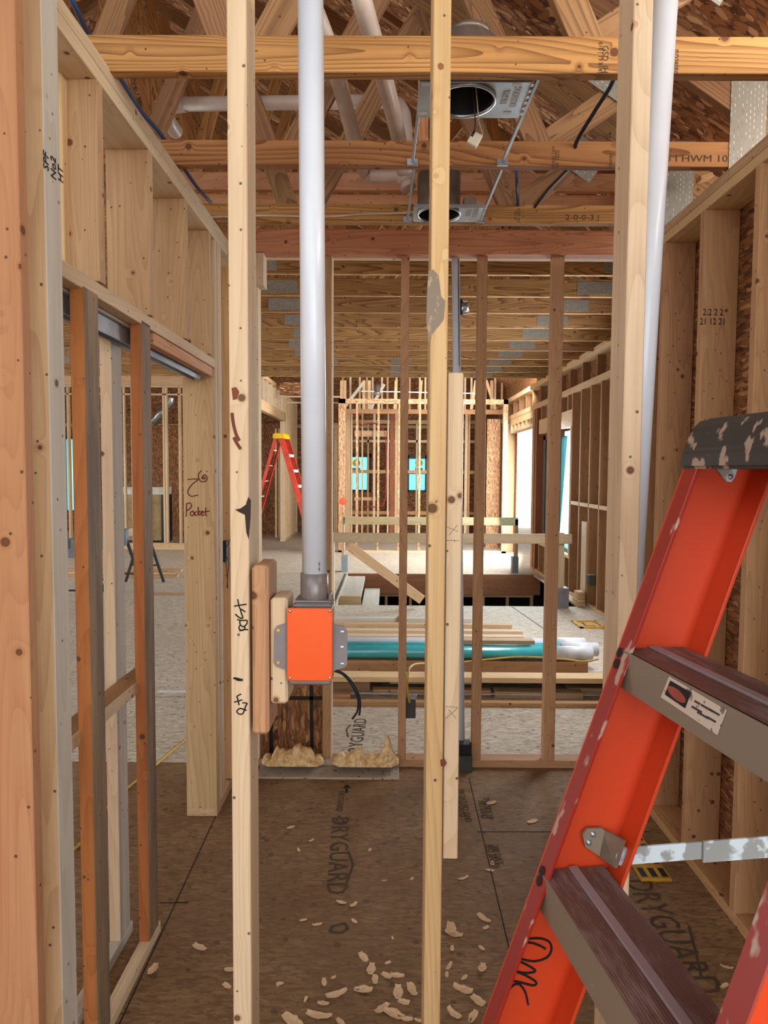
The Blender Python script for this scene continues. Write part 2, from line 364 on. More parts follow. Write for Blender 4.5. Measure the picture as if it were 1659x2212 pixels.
def grid_wall(name, plane, pos, th, u0, u1, z0, z1, holes, mat, parent=None):
    """one sheet with real openings; plane 'X' stands at x=pos and runs along y, 'Y' the other way"""
    us = sorted({u0, u1} | {h[k] for h in holes for k in (0, 1) if u0 < h[k] < u1}); zs = sorted({z0, z1} | {h[k] for h in holes for k in (2, 3) if z0 < h[k] < z1})
    bm = bmesh.new()
    for a, b in zip(us, us[1:]):
        for c, d in zip(zs, zs[1:]):
            m, n = (a + b)/2, (c + d)/2
            if any(h[0] < m < h[1] and h[2] < n < h[3] for h in holes): continue
            if plane == 'X': mt = Matrix.Translation((pos + th/2, m, n)) @ Matrix.Diagonal((th, b - a, d - c, 1))
            else: mt = Matrix.Translation((m, pos + th/2, n)) @ Matrix.Diagonal((b - a, th, d - c, 1))
            bmesh.ops.create_cube(bm, size=1, matrix=mt)
    return mesh_bm(name, bm, mat, parent)
HC = 2.72      # hall ceiling (underside of hall chords)
MC = 3.05      # big room ceiling
# ================================================================ STRUCTURE
ground = B('ground', -30, 30, -20, 45, -2.75, -2.7, 'sand'); st(ground)
fl = bmesh.new()
for x0, x1, y0, y1 in ((-12, 6, -4, 3.7),): bmesh.ops.create_cube(fl, size=1, matrix=Matrix.Translation(((x0+x1)/2, (y0+y1)/2, -.012)) @ Matrix.Diagonal((x1-x0, y1-y0, .024, 1)))
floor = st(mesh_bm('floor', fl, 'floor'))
HX0, HX1, HY0, HY1 = -.60, 2.30, 8.2, 10.8
fl = bmesh.new()
for x0, x1, y0, y1 in ((-12, 2.6, 3.7, HY0), (-12, HX0, HY0, HY1), (HX1, 2.6, HY0, HY1), (-12, 5, HY1, 20)):
    bmesh.ops.create_cube(fl, size=1, matrix=Matrix.Translation(((x0+x1)/2, (y0+y1)/2, -.012)) @ Matrix.Diagonal((x1-x0, y1-y0, .024, 1)))
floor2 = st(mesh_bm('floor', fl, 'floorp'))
# joints between the floor sheets and printing on them
for k, pts in enumerate(([(258, 2212), (500, 1690)], [(1013, 1680), (1100, 2050)], [(1030, 1797), (1190, 1797)], [(345, 1950), (405, 1950)], [(1360, 1797), (1405, 1797)])):
    a, b = atZ(*pts[0]), atZ(*pts[1]); BM('floor_joint', a, b, .004, .002, 'ink', floor, bev=0)
for k, pts in enumerate(([(1105, 1310), (1180, 1362)],)):
    a, b = atZ(*pts[0]), atZ(*pts[1]); BM('floor_joint', a, b, .012, .002, 'faint', floor2, bev=0)
def floor_text(par, s, px, py, px2, py2, size, flip=1, sq=1, mat='faint'):
    a, b = atZ(px, py, .001), atZ(px2, py2, .001); X = (b - a); X.z = 0; Y = Vector((0, 0, 1)).cross(X)
    return text('printed_text', s, size, (a + b)/2, X, Y, mat, par, sq)
floor_text(floor, 'DRYGUARD', 733, 1778, 726, 1912, .115, 1, .95)
floor_text(floor, 'DRYGUARD', 1385, 1920, 1510, 2115, .15, 1, .74)
floor_text(floor2, 'DRYGUARD', 768, 1624, 779, 1562, .115, 1, 1.0)
def house_mark(par, pts, mat='faint', r=.004):
    strokes('printed_mark', [pts], lambda x, y: atZ(x, y, .0), r, mat, par)
bm = [(752, 1838), (763, 1868), (747, 1912)]
for a, b in zip(bm, bm[1:]): BM('printed_mark', atZ(*a, .001), atZ(*b, .001), .009, .001, 'faint', floor, bev=0)
bm = [(752, 1592), (748, 1576), (757, 1565)]
for a, b in zip(bm, bm[1:]): BM('printed_mark', atZ(*a, .001), atZ(*b, .001), .009, .001, 'faint', floor2, bev=0)
bm = [(1488, 2000), (1502, 2052), (1515, 2110)]
for a, b in zip(bm, bm[1:]): BM('printed_mark', atZ(*a, .001), atZ(*b, .001), .009, .001, 'faint', floor, bev=0)
for p in ([(733, 1762), (745, 1776), (722, 1778), (733, 1762)], [(718, 2000), (745, 1994), (752, 2006), (738, 2014), (712, 2012), (718, 2000)]):
    for a, b in zip(p, p[1:]): BM('printed_mark', atZ(*a, .001), atZ(*b, .001), .010, .001, 'faint', floor, bev=0)
BM('printed_arrow', atZ(749, 1702, .001), atZ(749, 1712, .001), .012, .001, 'ink', floor, bev=0)
for dx in (-6, 6): BM('printed_arrow', atZ(749, 1696, .001), atZ(749 + dx, 1702, .001), .012, .001, 'ink', floor, bev=0)
for x, y, x2, y2, s in ((995, 1705, 1012, 1775, '200 DAY NO SAND'), (1046, 1712, 1062, 1782, 'THIS SIDE UP'), (1066, 1822, 1082, 1870, '200 DAY'), (737, 1715, 733, 1745, 'DRYGUARD')):
    floor_text(floor, s, x, y, x2, y2, .045, 1, .85)
    if x > 900: floor_text(floor, 'GUARANTEE' if x < 1040 else 'NO SAND', x - 11, y + 3, x2 - 11, y2 + 3, .045, 1, .85)
# basement seen down the stair opening, walled in to keep sky light out
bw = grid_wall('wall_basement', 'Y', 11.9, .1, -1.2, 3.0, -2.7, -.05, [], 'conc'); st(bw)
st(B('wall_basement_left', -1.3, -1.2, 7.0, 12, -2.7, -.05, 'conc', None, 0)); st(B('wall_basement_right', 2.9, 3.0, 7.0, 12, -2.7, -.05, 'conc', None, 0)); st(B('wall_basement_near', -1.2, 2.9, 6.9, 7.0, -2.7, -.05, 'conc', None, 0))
# roofs: a slope falling to the right eave, ridge left, and the other slope
def roof(name, y0, y1, eave_x, eave_z, ridge_x, mat='rooff', slope=.667):
    rz = eave_z + (eave_x - ridge_x)*slope; bm = bmesh.new()
    lx = ridge_x - 8; lz = rz - 8*slope
    for (xa, za, xb, zb) in ((eave_x + .45, eave_z - .45*slope, ridge_x, rz), (ridge_x, rz, lx, lz)):
        v = [bm.verts.new(p) for p in ((xa, y0, za), (xb, y0, zb), (xb, y1, zb), (xa, y1, za), (xa, y0, za + .03), (xb, y0, zb + .03), (xb, y1, zb + .03), (xa, y1, za + .03))]
        for q in ((0, 1, 2, 3), (7, 6, 5, 4), (0, 4, 5, 1), (2, 6, 7, 3), (1, 5, 6, 2), (3, 7, 4, 0)): bm.faces.new([v[i] for i in q])
    return st(mesh_bm(name, bm, mat))
RX = -3.4
st(B('wall_left_light_block', -2.3, -2.2, -3.9, 1.2, 0, 2.7, 'wallo', None, 0))  # unseen wall added to cut light from the left on left-facing sides
st(B('wall_return_sun_block', 1.25, 2.56, 3.70, 3.74, 0, 3.35, 'wallo', None, 0))  # unseen return added to stop sun reaching the floor behind the partition
roof('ceiling', -1.2, 3.75, 1.35, HC + .36, RX)
roof('ceiling', 3.75, 19.5, 2.55, MC + .36, RX + .6)
bm = bmesh.new(); pr = [(2.95, 2.95), (2.95, 3.14), (-2.8, 6.97), (-8, 3.5), (-8, 3.0), (-3.4, 6.24), (1.8, 2.78)]
va = [bm.verts.new((x, 3.752, z)) for x, z in pr]; bm.faces.new(va); rr_ = bmesh.ops.extrude_face_region(bm, geom=bm.faces[:]); bmesh.ops.translate(bm, verts=[v for v in rr_['geom'] if isinstance(v, bmesh.types.BMVert)], vec=(0, .012, 0))
bmesh.ops.recalc_face_normals(bm, faces=bm.faces); st(mesh_bm('wall_gable_sun_block', bm, 'rooff'))  # strip added to close the roof step against a sun streak
# ================================================================ TRUSSES
def truss(label, Y, xl, xr, zb, ch, mat, mat2, plates, group, tw=.038, slope=.667, ridge=RX, heel=.20, nodes=None, wmat=None):
    t = thing('roof_truss', label, 'roof truss', (0, Y, zb), group)
    B('bottom_chord', xl, xr, Y, Y + tw, zb, zb + ch, mat, t)
    rz = zb + heel + (xr - ridge)*slope
    BM('top_chord', (xr + .25, Y + tw/2, zb + heel - .25*slope + .04), (ridge, Y + tw/2, rz + .04), tw, .14, mat2, t)
    lz = rz - (ridge - xl)*slope
    BM('top_chord', (ridge, Y + tw/2, rz + .04), (xl, Y + tw/2, lz + .04), tw, .14, mat2, t)
    def top(x): return (zb + heel + (xr - x)*slope if x > ridge else rz - (ridge - x)*slope) - .03
    for a, b in nodes:
        BM('web', (a, Y + tw/2, zb + ch*.8), (b, Y + tw/2, top(b)), tw - .006 - .005*(nodes.index((a, b)) % 3), .089 + .001*(nodes.index((a, b)) % 2), wmat or mat2, t)
    for (px, pz, sw, sh, ang) in plates:
        X = Vector((math.cos(ang), 0, math.sin(ang))); Z = Vector((-math.sin(ang), 0, math.cos(ang)))
        obox('gusset_plate', (px, Y - .0015, zb + pz), (X, Vector((0, 1, 0)), Z), (sw, .003, sh), 'gus', t, 0)
    return t
hn = [(.55, .15), (.55, 1.0), (-.35, .15), (-.45, -1.1), (-1.2, -.6), (-1.3, -2.0), (-2.2, -1.5), (-2.3, -3.3), (-3.4, -3.4)]
hp = [(1.30, .15, .13, .42, 0), (.85, .30, .22, .15, -.59)]
hall_desc = ['widest pine ceiling truss crossing the top of the view, nearest of the hall trusses', 'middle pine ceiling truss over the hall, carrying the near light hangers on its chord', 'far pine ceiling truss over the hall, just in front of the red beam']
chord_rows = [(76, 156, 800, 1.98), (303, 357, 800, 2.60), (441, 481, 800, 3.20)]
for k, (ya, yb, px, Y) in enumerate(chord_rows):
    za, zb = at(px, yb, Y).z, at(px, ya, Y).z
    truss(hall_desc[k], Y, -5.0, 1.30, za, zb - za, 'syp', 'sypd', hp if k else hp, 'hall trusses', nodes=hn)
hc = [o for o in bpy.data.objects if o.name.startswith('bottom_chord')]; hc.sort(key=lambda o: wm(o).translation.y)
for o, Y, lst in ((hc[0], 1.98, (('610 | 19 8145', 1297, 125, .017), ('GSD. IH', 1307, 128, .024), ('ISO28SR0', 1460, 133, .018))), (hc[1], 2.60, (('610 | 19 8145', 1195, 340, .016), ('GSD. IH', 1203, 343, .02), ('dumon', 1320, 350, .02))), (hc[2], 3.20, (('GSD. IH', 1120, 465, .02), ('610 19', 1113, 465, .016)))):
    for tx, x, y, sz in lst: text('grade_stamp', tx, sz, at(x, y, Y - .0006), (0, 0, -1), (1, 0, 0), 'faint', o, .9)
text('grade_stamp', '15 I HWM 101', .034, at(1505, 343, 2.5994), (1, 0, 0), (0, 0, 1), 'faint', hc[1], 1.3); text('grade_stamp', '2-0-0-3 |', .034, at(1258, 470, 3.1994), (1, 0, 0), (0, 0, 1), 'faint', hc[2], 1.3)
ords = ['first', 'second', 'third', 'fourth', 'fifth', 'sixth', 'seventh', 'eighth', 'ninth', 'farthest']
mn = [(-.3, .7), (-.3, -.9), (.9, .7), (-1.6, -.9), (-1.6, -2.4), (-3.0, -2.4), (2.0, 1.5), (-3.6, -3.6), (-5.2, -4.2)]
rows = [593, 640, 676, 708, 735, 757, 775, 790, 803, 815]
rp = random.Random(3)
for k, yb in enumerate(rows):
    Y = 5.15 + .61*k
    za = at(836, yb, Y).z if k < 2 else MC
    za = MC + (at(836, yb, Y).z - MC)*.9
    pl = [(-.9 + rp.uniform(-.12, .12), .07, .30, .1, 0), (1.72 - .03*k, .07, .30, .1, 0), (-4.2, .07, .3, .1, 0)]
    if k in (7, 8, 9): pl.append((.18, .07, .28, .1, 0))
    if k in (2, 3): pl.append((-1.35, .07, .2, .1, 0))
    truss('ceiling truss over the big room, %s behind the red beam' % ords[k], Y, -7.5, 2.42, za, .14, 'sypc', 'sypd', pl, 'big room trusses', slope=.667, ridge=RX + .6, heel=.2, nodes=mn, wmat='syp')
# ================================================================ RED BEAM AND PARTITION AT Y=3.66
mw_ = thing('stud_partition', 'open stud partition under the red beam across the middle of the view', 'wall frame', (0, 3.6, 0))
Y3 = 3.66
BH('top_plate', 548, 551, 900, Y3 - .005, .1, -.75, 1.24, 'spfw', mw_)
B('bottom_plate', at(862, 1672, Y3).x, 1.22, Y3, Y3 + .089, 0, .04, 'tan', mw_)
B('bottom_plate', -.75, at(862, 1672, Y3).x, Y3, Y3 + .089, 0, .036, 'tand', mw_)
z3 = at(900, 550, Y3).z
def ms(a, b, py, mat, z1=None, y=None, nm='stud'): return BV(nm, a, b, py, Y3 if y is None else y, .089, .04, z1 or z3, mat, mw_)
ms(697, 714, 900, 'tand'); BV('stud', 714, 717.5, 900, Y3 + .005, .085, .04, z3, 'spfw', mw_)
ms(865, 882, 900, 'tan')
BV('stud', 1028, 1049, 900, Y3, .038, .04, z3, 'tand', mw_)
BV('stud', 1187, 1213, 900, Y3, .05, .04, z3, 'tan', mw_)
ms(548, 558, 900, 'spfw', y=Y3); BV('nailer', 553, 569, 580, Y3 - .04, .1, at(560, 620, Y3).z, z3, 'spfw', mw_)
BV('stud', 474, 507, 900, Y3 - .25, .04, .04, at(500, 576, Y3 - .25).z, 'tan', mw_)
# beams on top of it
tag(BH('ceiling_beam', 496, 548, 900, 3.62, .08, -.78, 1.26, 'fir'), 'knotty red fir beam running over the middle partition', 'beam')
tag(BH('ceiling_beam', 373, 411, 900, 3.78, .04, -1.3, 1.34, 'firl'), 'upper light fir board behind the hall trusses, above the paler one', 'beam')
tag(BH('ceiling_beam', 420, 470, 900, 3.84, .04, -1.3, 1.34, 'firl'), 'smooth pale pinkish board between the light fir board and the red beam', 'beam')
# sheet metal, OSB and insulation at its foot
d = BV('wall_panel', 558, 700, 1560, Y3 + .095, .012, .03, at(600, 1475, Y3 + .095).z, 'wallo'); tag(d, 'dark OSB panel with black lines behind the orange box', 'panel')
for xx in (584, 672): BM('painted_line', at(xx, 1480, Y3 + .093), at(xx + 2, 1640, Y3 + .093), .02, .004, 'black', d, up=(0, 1, 0), bev=0)
BM('painted_line', at(562, 1508, Y3 + .093), at(698, 1508, Y3 + .093), .004, .02, 'black', d, bev=0)
d = thing('metal_flashing', 'dirty bent metal strip lying along the floor under the insulation', 'flashing', (-.3, 3.5, 0))
B('flat_strip', at(556, 1680, 3.55).x, at(862, 1680, 3.55).x, 3.50, 3.66, .0, .012, 'flash', d); B('upstand', at(556, 1680, 3.55).x, at(862, 1680, 3.55).x, 3.645, 3.655, .012, .045, 'flash', d)
from mathutils import noise as mn_
def fluff(label, px0, px1, py0, py1, Y, seed, hmax, flap=None):
    a = at(px0, py1, Y); b = at(px1, py0, Y); bm = bmesh.new(); nu, nv = 170, 44; V = []; Ln = b.x - a.x; Hh = (b.z - a.z)*hmax
    for i in range(nu + 1):
        t = i/nu; env = min(1, min(t, 1 - t)*9)**.6; row = []
        h = Hh*env*(.62 + .5*mn_.noise(Vector((t*4 + seed, 0, 0))) + .28*mn_.noise(Vector((t*11, seed, 0))))
        if flap: h += Hh*1.0*max(0, 1 - abs(t - flap)*9)
        for j in range(nv + 1):
            an = math.pi*j/nv; p = Vector((t*Ln, -math.cos(an)*.055*env, math.sin(an)*h))
            q = Vector((p.x*40, p.y*40, p.z*40 + seed*7)); d = mn_.fractal(q, .9, 2.2, 4)*.007 + mn_.noise(q*.45)*.013 + mn_.fractal(q*3, .8, 2.2, 3)*.0045
            n = Vector((mn_.noise(q*1.3)*.4, -math.cos(an), math.sin(an)))
            row.append(bm.verts.new(p + n*d*(1 if 0 < j < nv else 0)))
        V.append(row)
    for i in range(nu):
        for j in range(nv): bm.faces.new((V[i][j], V[i+1][j], V[i+1][j+1], V[i][j+1]))
    bmesh.ops.recalc_face_normals(bm, faces=bm.faces)
    o = mesh_bm('insulation_tuft', bm, 'insul', None, Matrix.Translation((a.x, Y, .047)), True); tag(o, label, 'insulation'); o['kind'] = 'stuff'; return o
fluff('yellowish glass wool tuft left of the stud below the orange box', 566, 700, 1620, 1660, 3.60, 1, 1.1)
fluff('cream glass wool tuft with a pointed flap, right of the stud below the orange box', 716, 862, 1618, 1660, 3.60, 2, .8, .82)
# dark box at the foot of the white pipe and the pipe
d = thing('floor_box', 'dark box on the floor at the foot of the shorter doubled stud', 'box', (.3, 3.6, 0))
BV('body', 988, 1020, 1640, 3.60, .10, 0, at(1000, 1634, 3.6).z, 'boxg', d); BV('lid', 990, 1018, 1625, 3.62, .08, at(1000, 1634, 3.6).z, at(1000, 1612, 3.6).z, 'black', d)
p = tube('pvc_pipe', [at(984, 548, Y3 + .04), at(996, 1640, Y3 + .04)], .0215, 'pvc', None, 20, curve=False)
tag(p, 'thin white plastic pipe rising behind the middle stud to the red beam', 'pipe')
BM('printed_text', at(990, 560, Y3 + .018), at(992, 790, Y3 + .018), .003, .002, 'ink', p, up=(0, 1, 0), bev=0)
d = thing('electrical_box', 'open grey metal box hanging on a yellow cable beside the slim stud', 'electrical box', at(888, 1530, 3.7))
BV('box_body', 877, 898, 1530, 3.68, .05, at(888, 1552, 3.68).z, at(888, 1512, 3.68).z, 'boxg', d); BV('clamp', 881, 900, 1508, 3.69, .03, at(888, 1513, 3.68).z, at(888, 1504, 3.68).z, 'steel', d)
tag(tube('yellow_cable', [at(885, 1518, 3.68), at(880, 1490, 3.67), at(881, 1455, 3.67), at(888, 1440, 3.8), at(905, 1434, 4.2), at(940, 1433, 4.9), atZ(1000, 1430, .14), atZ(1120, 1419, .16), atZ(1215, 1424, .16), atZ(1262, 1429, .14), atZ(1292, 1424, .14)], .007, 'yellow'), 'yellow electric cable looping from the hanging metal box over the lumber pile', 'cable')
tag(tube('black_cable', [at(722, 1446, 3.72), at(745, 1457, 3.7), at(764, 1478, 3.7), at(776, 1505, 3.7), at(778, 1525, 3.7), at(776, 1545, 3.7)], .006, 'navy'), 'black cable hanging behind the orange box, the one with a straight end', 'cable')
tag(tube('black_cable', [at(722, 1449, 3.74), at(741, 1457, 3.73), at(760, 1480, 3.73), at(773, 1510, 3.73), at(772, 1535, 3.73), at(761, 1553, 3.73)], .006, 'navy'), 'black cable hanging behind the orange box, its end curling left', 'cable')
# ================================================================ LEFT WALL WITH POCKET DOOR
XL = -.772; XO = -.912
wl = struct('wall_left')
zt = 1.59 + 1.03
for k, Y in enumerate((1.89, 2.29, 2.69, 3.04)):
    za = 1.59 + .505
    B('cripple_stud', XO, XL, Y, Y + .038, za, zt, 'crip', wl)
B('cripple_stud', XO, XO + .06, 1.86, 1.90, 1.59 + .5, zt, 'spf', wl)
B('top_plate', XO, XL, 1.3, 3.62, zt, zt + .038, 'spfw', wl); B('top_plate', XO, XL, 1.3, 3.62, zt + .040, zt + .078, 'spfw', wl)
zh = at(460, 768, 3.04).z
B('header_plate', XO, XL, 1.42, 3.14, zh - .04, zh, 'spfw', wl)
B('header_side', XL - .038, XL - .004, 2.33, 3.10, at(456, 812, 3.08).z, zh - .042, 'firl', wl)
B('header_side', XO + .004, XO + .038, 1.45, 3.10, at(456, 812, 3.08).z, zh - .042, 'grey', wl)
B('jamb_stud', XO, XL, 3.11, 3.15, .038, at(430, 815, 3.11).z, 'spfo', wl)
jam = [o for o in bpy.data.objects if o.name.startswith('jamb_stud')][-1]
jam.data.materials.clear(); jam.data.materials.append(M['crip'])
for k in range(3): B('king_stud', XO, XL - .003 + .003*(k % 2), 3.152 + .040*k, 3.19 + .040*k, .038, zt, 'spfw', wl)
B('bottom_plate', XO, XL, 3.11, 3.66, 0, .038, 'spf', wl)
def c4(x, y): return at(x/2.95, 700 + y/2.95, 3.108)
strokes('handwriting', [[(1195, 990), (1262, 988), (1225, 1020), (1196, 1065), (1215, 1096), (1262, 1090)],
    [(1282, 933), (1264, 962), (1276, 1000), (1308, 1002), (1320, 978), (1300, 962), (1284, 984)], [(1296, 975), (1306, 982), (1296, 988), (1290, 980)],
    [(1186, 1228), (1188, 1142)], [(1188, 1146), (1212, 1140), (1218, 1165), (1192, 1190)],
    [(1228, 1190), (1212, 1205), (1222, 1222), (1236, 1208), (1228, 1190)], [(1254, 1194), (1242, 1202), (1242, 1218), (1256, 1218)],
    [(1262, 1165), (1262, 1220)], [(1276, 1190), (1264, 1204), (1278, 1220)], [(1282, 1208), (1294, 1200), (1288, 1192), (1280, 1206), (1290, 1220), (1302, 1214)],
    [(1312, 1168), (1308, 1210), (1318, 1222)], [(1290, 1198), (1336, 1192)]], c4, .0022, 'redink', jam)
# pocket door framing
pf = thing('pocket_door_frame', 'pocket door framing of slim orange and grey posts with a metal track, left wall', 'door frame', (-.84, 1.8, 0))
def post(x0, x1, Y, mat, nm='split_jamb'): return B(nm, x0, x1, Y, Y + .085, .038, zh - .125 + .06, mat, pf)
zp = at(300, 690, 2.2).z
def wpost(x0, x1, Y, top, mat):
    o = B('split_jamb', x0, x1, Y, Y + .085, .038, top, mat, pf)
    o.data.materials.append(M['weath'] if mat != 'spfw' else M['grey'])
    for pol in o.data.polygons:
        n = (o.matrix_world if False else wm(o)).to_3x3() @ pol.normal
        if n.x > .7: pol.material_index = 1
    return o
wpost(-.806, -.768, 1.78, at(175, 618, 1.78).z, 'pocket').data.materials[0] = M['spfo'] if False else M['pocket']
wpost(-.808, -.772, 2.20, at(300, 690, 2.2).z, 'pocket')
wpost(-.905, -.868, 2.20, at(240, 728, 2.2).z, 'spfw')
wpost(-.905, -.868, 1.78, at(240, 728, 2.2).z, 'tan')
B('floor_runner', -.808, -.772, 1.42, 2.31, 0, .038, 'spfw', pf); B('floor_runner', -.905, -.868, 1.42, 2.31, 0, .038, 'grey', pf)
B('back_runner', -.905, -.868, 2.31, 3.1, 0, .036, 'grey', pf) if False else None
B('brace_block', -.868, -.80, 1.50, 2.36, at(298, 1445, 2.36).z - .035, at(298, 1445, 2.36).z + .005, 'tand', pf)
bb = [o for o in bpy.data.objects if o.name == 'brace_block'][0]; bb.data.materials.append(M['spfw'])
for pol in bb.data.polygons:
    if (wm(bb).to_3x3() @ pol.normal).x > .7: pol.material_index = 1
B('brace_face', -.868, -.806, 1.90, 2.19, .60, .64, 'grey', pf) if False else None
zk = at(456, 812, 3.08).z
tr = B('door_track', -.855, -.822, 1.5, 3.09, zk - .005, zk + .03, 'steel', pf); B('track_board', -.866, -.812, 1.5, 3.09, zk + .032, zh - .042, 'grey', pf)
for xx in (-.857, -.824): B('track_lip', xx, xx + .004, 1.5, 3.09, zk - .02, zk - .004, 'steel', tr)
d = thing('switch_box', 'black switch box with dangling wires at the end of the left wall', 'electrical box', at(483, 1195, 3.3))
BV('box_body', 478, 489, 1195, 3.32, .05, at(483, 1216, 3.3).z, at(483, 1170, 3.3).z, 'black', d)
for ln in ([(487, 1185), (497, 1165), (500, 1150)], [(488, 1200), (494, 1215), (492, 1240), (490, 1270)], [(486, 1205), (489, 1225), (492, 1272)]): tube('wire', [at(x, y, 3.3) for x, y in ln], .002, 'navy', d, 6)
# ================================================================ NEAR WALL STUDS (y = 1.36)
YN = 1.36
s_ = BV('wall_stud', -60, 66, 1500, 1.24, .03, 0, 2.9, 'spfo'); tag(s_, 'wide orange-toned stud filling the left edge of the view', 'stud')
s_ = B('wall_stud', at(72, 1106, YN).x, at(112.5, 1106, YN).x, YN, YN + .066, 0, 2.72, 'spf'); tag(s_, 'pale stud with a round knot beside the orange-toned stud at the left', 'stud')
s_.data.materials.append(M['grey'])  # grey on the right face stands in for cool light falling there
for pol in s_.data.polygons:
    if (wm(s_).to_3x3() @ pol.normal).x > .7: pol.material_index = 1
text('grade_stamp', 'SPF\nNo2\nHT', .03, (at(112.5, 1106, YN).x + .001, YN + .035, at(112, 360, YN + .03).z), (0, 0, 1), (0, -1, 0), 'ink', s_, .8)
sb = BV('wall_stud', 496.5, 537.5, 1106, YN, .089, 0, 2.9, 'spfw'); tag(sb, 'pale stud with dark split knots and handwriting, left of the long white pipe', 'stud')
def c5(x, y): return at(490 + x/5.53, 1200 + y/5.53, YN - .0005)
strokes('handwriting', [[(130, 520), (142, 590), (165, 655)], [(88, 606), (160, 592), (235, 583)], [(222, 674), (165, 640), (170, 680), (190, 745), (150, 742), (100, 700)],
    [(122, 765), (180, 775), (242, 772)], [(242, 775), (238, 815), (200, 850), (160, 825), (155, 775)], [(152, 835), (146, 872), (180, 896), (216, 872), (205, 838)], [(150, 900), (200, 885), (255, 886)]], c5, .0014, 'ink', sb)
strokes('handwriting', [[(172, 1655), (122, 1682), (132, 1720), (145, 1785)], [(88, 1752), (186, 1724)], [(184, 1760), (240, 1765), (225, 1800), (190, 1888), (140, 1890), (120, 1858), (160, 1828), (236, 1850)]], c5, .0014, 'ink', sb)
strokes('pen_mark', [[(80, 1466), (120, 1470), (190, 1490)], [(110, 1478), (150, 1488), (190, 1482)]], c5, .0022, 'ink', sb)
def blob(name, cx, cy, pts, Y, par, mat='knot'):
    bm = bmesh.new(); c = at(cx, cy, Y); vs = [bm.verts.new(at(x, y, Y - .0006) - c) for x, y in pts]; f = bm.faces.new(vs)
    r = bmesh.ops.extrude_face_region(bm, geom=[f]); bmesh.ops.translate(bm, verts=[v for v in r['geom'] if isinstance(v, bmesh.types.BMVert)], vec=(0, .001, 0))
    bmesh.ops.recalc_face_normals(bm, faces=bm.faces); return mesh_bm(name, bm, mat, par, Matrix.Translation(c))
M['knot'] = plain('knot', (48, 26, 18), .7)
blob('split_knot', 530, 1120, [(508, 1101), (520, 1098), (531, 1090), (536, 1074), (542, 1080), (541, 1120), (537, 1165), (532, 1150), (529, 1112), (516, 1106)], YN, sb)
blob('split_knot', 510, 950, [(501, 890), (507, 905), (514, 930), (519, 960), (516, 970), (509, 958), (502, 925)], YN, sb, 'redbark') if False else None
M['bark'] = plain('bark', (120, 66, 40), .8)
strokes('bark_pocket', [[(501, 892), (504, 915), (510, 938), (517, 952)], [(505, 945), (512, 958), (520, 970)]], lambda x, y: at(x, y, YN), .0035, 'bark', sb)
blob('knot', 508, 848, [(500, 838), (510, 836), (517, 846), (512, 862), (503, 864)], YN, sb, 'bark')
sc = BV('wall_stud', 926, 963, 1106, YN + .01, .089, 0, 2.9, 'stained'); tag(sc, 'honey-coloured full height stud with a grey stain, right of the long white pipe', 'stud')
M['stainp'] = splatter('grey_stain', (136, 122, 104), (160, 142, 114), .55, 40, .8, (2, 1, 1), (112, 102, 88))
blob('stain', 945, 650, [(926, 585), (936, 582), (948, 596), (953, 640), (962, 650), (959, 690), (948, 705), (935, 720), (926, 740), (921, 690), (923, 620)], YN + .01, sc, 'stainp')
M['knotl'] = plain('light_knot', (150, 98, 50), .7)
blob('knot', 952, 142, [(946, 138), (952, 135), (959, 140), (958, 148), (951, 151), (946, 146)], YN + .01, sc, 'knotl'); blob('knot', 957, 1648, [(951, 1641), (960, 1640), (965, 1648), (960, 1657), (952, 1655)], YN + .01, sc, 'bark')
s2 = BV('wall_stud', 962.5, 995.5, 1300, YN + .02, .085, at(970, 1856, YN + .02).z, at(980, 805, YN + .02).z, 'spfw'); tag(s2, 'short pale stud screwed to the right side of the honey-coloured one', 'stud')
strokes('pencil_mark', [[(965, 1138), (989, 1148)], [(970, 1156), (988, 1134)], [(962, 1167), (992, 1168)], [(982, 1165), (982, 1172)]], lambda x, y: at(x, y, YN + .02), .0006, 'pencil', s2)
strokes('pencil_mark', [[(962, 1526), (990, 1528)], [(963, 1552), (988, 1530)], [(968, 1532), (985, 1552)]], lambda x, y: at(x, y, YN + .02), .0006, 'pencil', s2)
sd_ = BV('wall_stud', 1350.5, 1391.5, 750, YN, .089, 0, 2.9, 'spfw'); tag(sd_, 'pale stud beside the leaning white pipe at the right, behind the ladder', 'stud')
sd_.data.materials.append(M['weath2'] if 'weath2' in M else M['spf'])
# orange box assembly
b1 = BV('wood_block', 544, 580, 1400, 1.33, .11, at(560, 1588, 1.33).z, at(560, 1222, 1.33).z, 'tan', bev=.006); tag(b1, 'brown rounded wood block screwed to the right side of the handwritten stud', 'wood block')
b2 = BV('wood_block', 584, 621, 1400, 1.335, .09, at(600, 1521, 1.335).z, at(600, 1292, 1.335).z, 'spfw', bev=.005); tag(b2, 'shorter pale wood block carrying the grey flange of the orange box', 'wood block')
YB = 1.315
ob = thing('junction_box', 'grey plastic box with a bright orange cover below the long white pipe', 'junction box', at(669, 1393, YB))
def Bp(name, x0, x1, y0, y1, Y, dep, mat, par, bev=.002):
    a, b = at(x0, (y0 + y1)/2, Y), at(x1, (y0 + y1)/2, Y); c, e = at((x0 + x1)/2, y1, Y), at((x0 + x1)/2, y0, Y)
    return B(name, a.x, b.x, Y, Y + dep, c.z, e.z, mat, par, bev)
Bp('housing', 622, 716, 1316, 1481, YB + .004, .075, 'gpvc', ob, .004)
cov = Bp('cover', 619.5, 718, 1314, 1471, YB, .004, 'orange', ob, .0012)
for x, y in ((626.5, 1320), (712.5, 1320), (626.5, 1464.5), (712.5, 1464.5)):
    lathe('screw', [(0.0001, .0022), (.0022, .002), (.0035, 0)], 14, 'screw', cov, Matrix.Translation(at(x, y, YB)) @ Matrix.Rotation(math.pi/2, 4, 'X'))
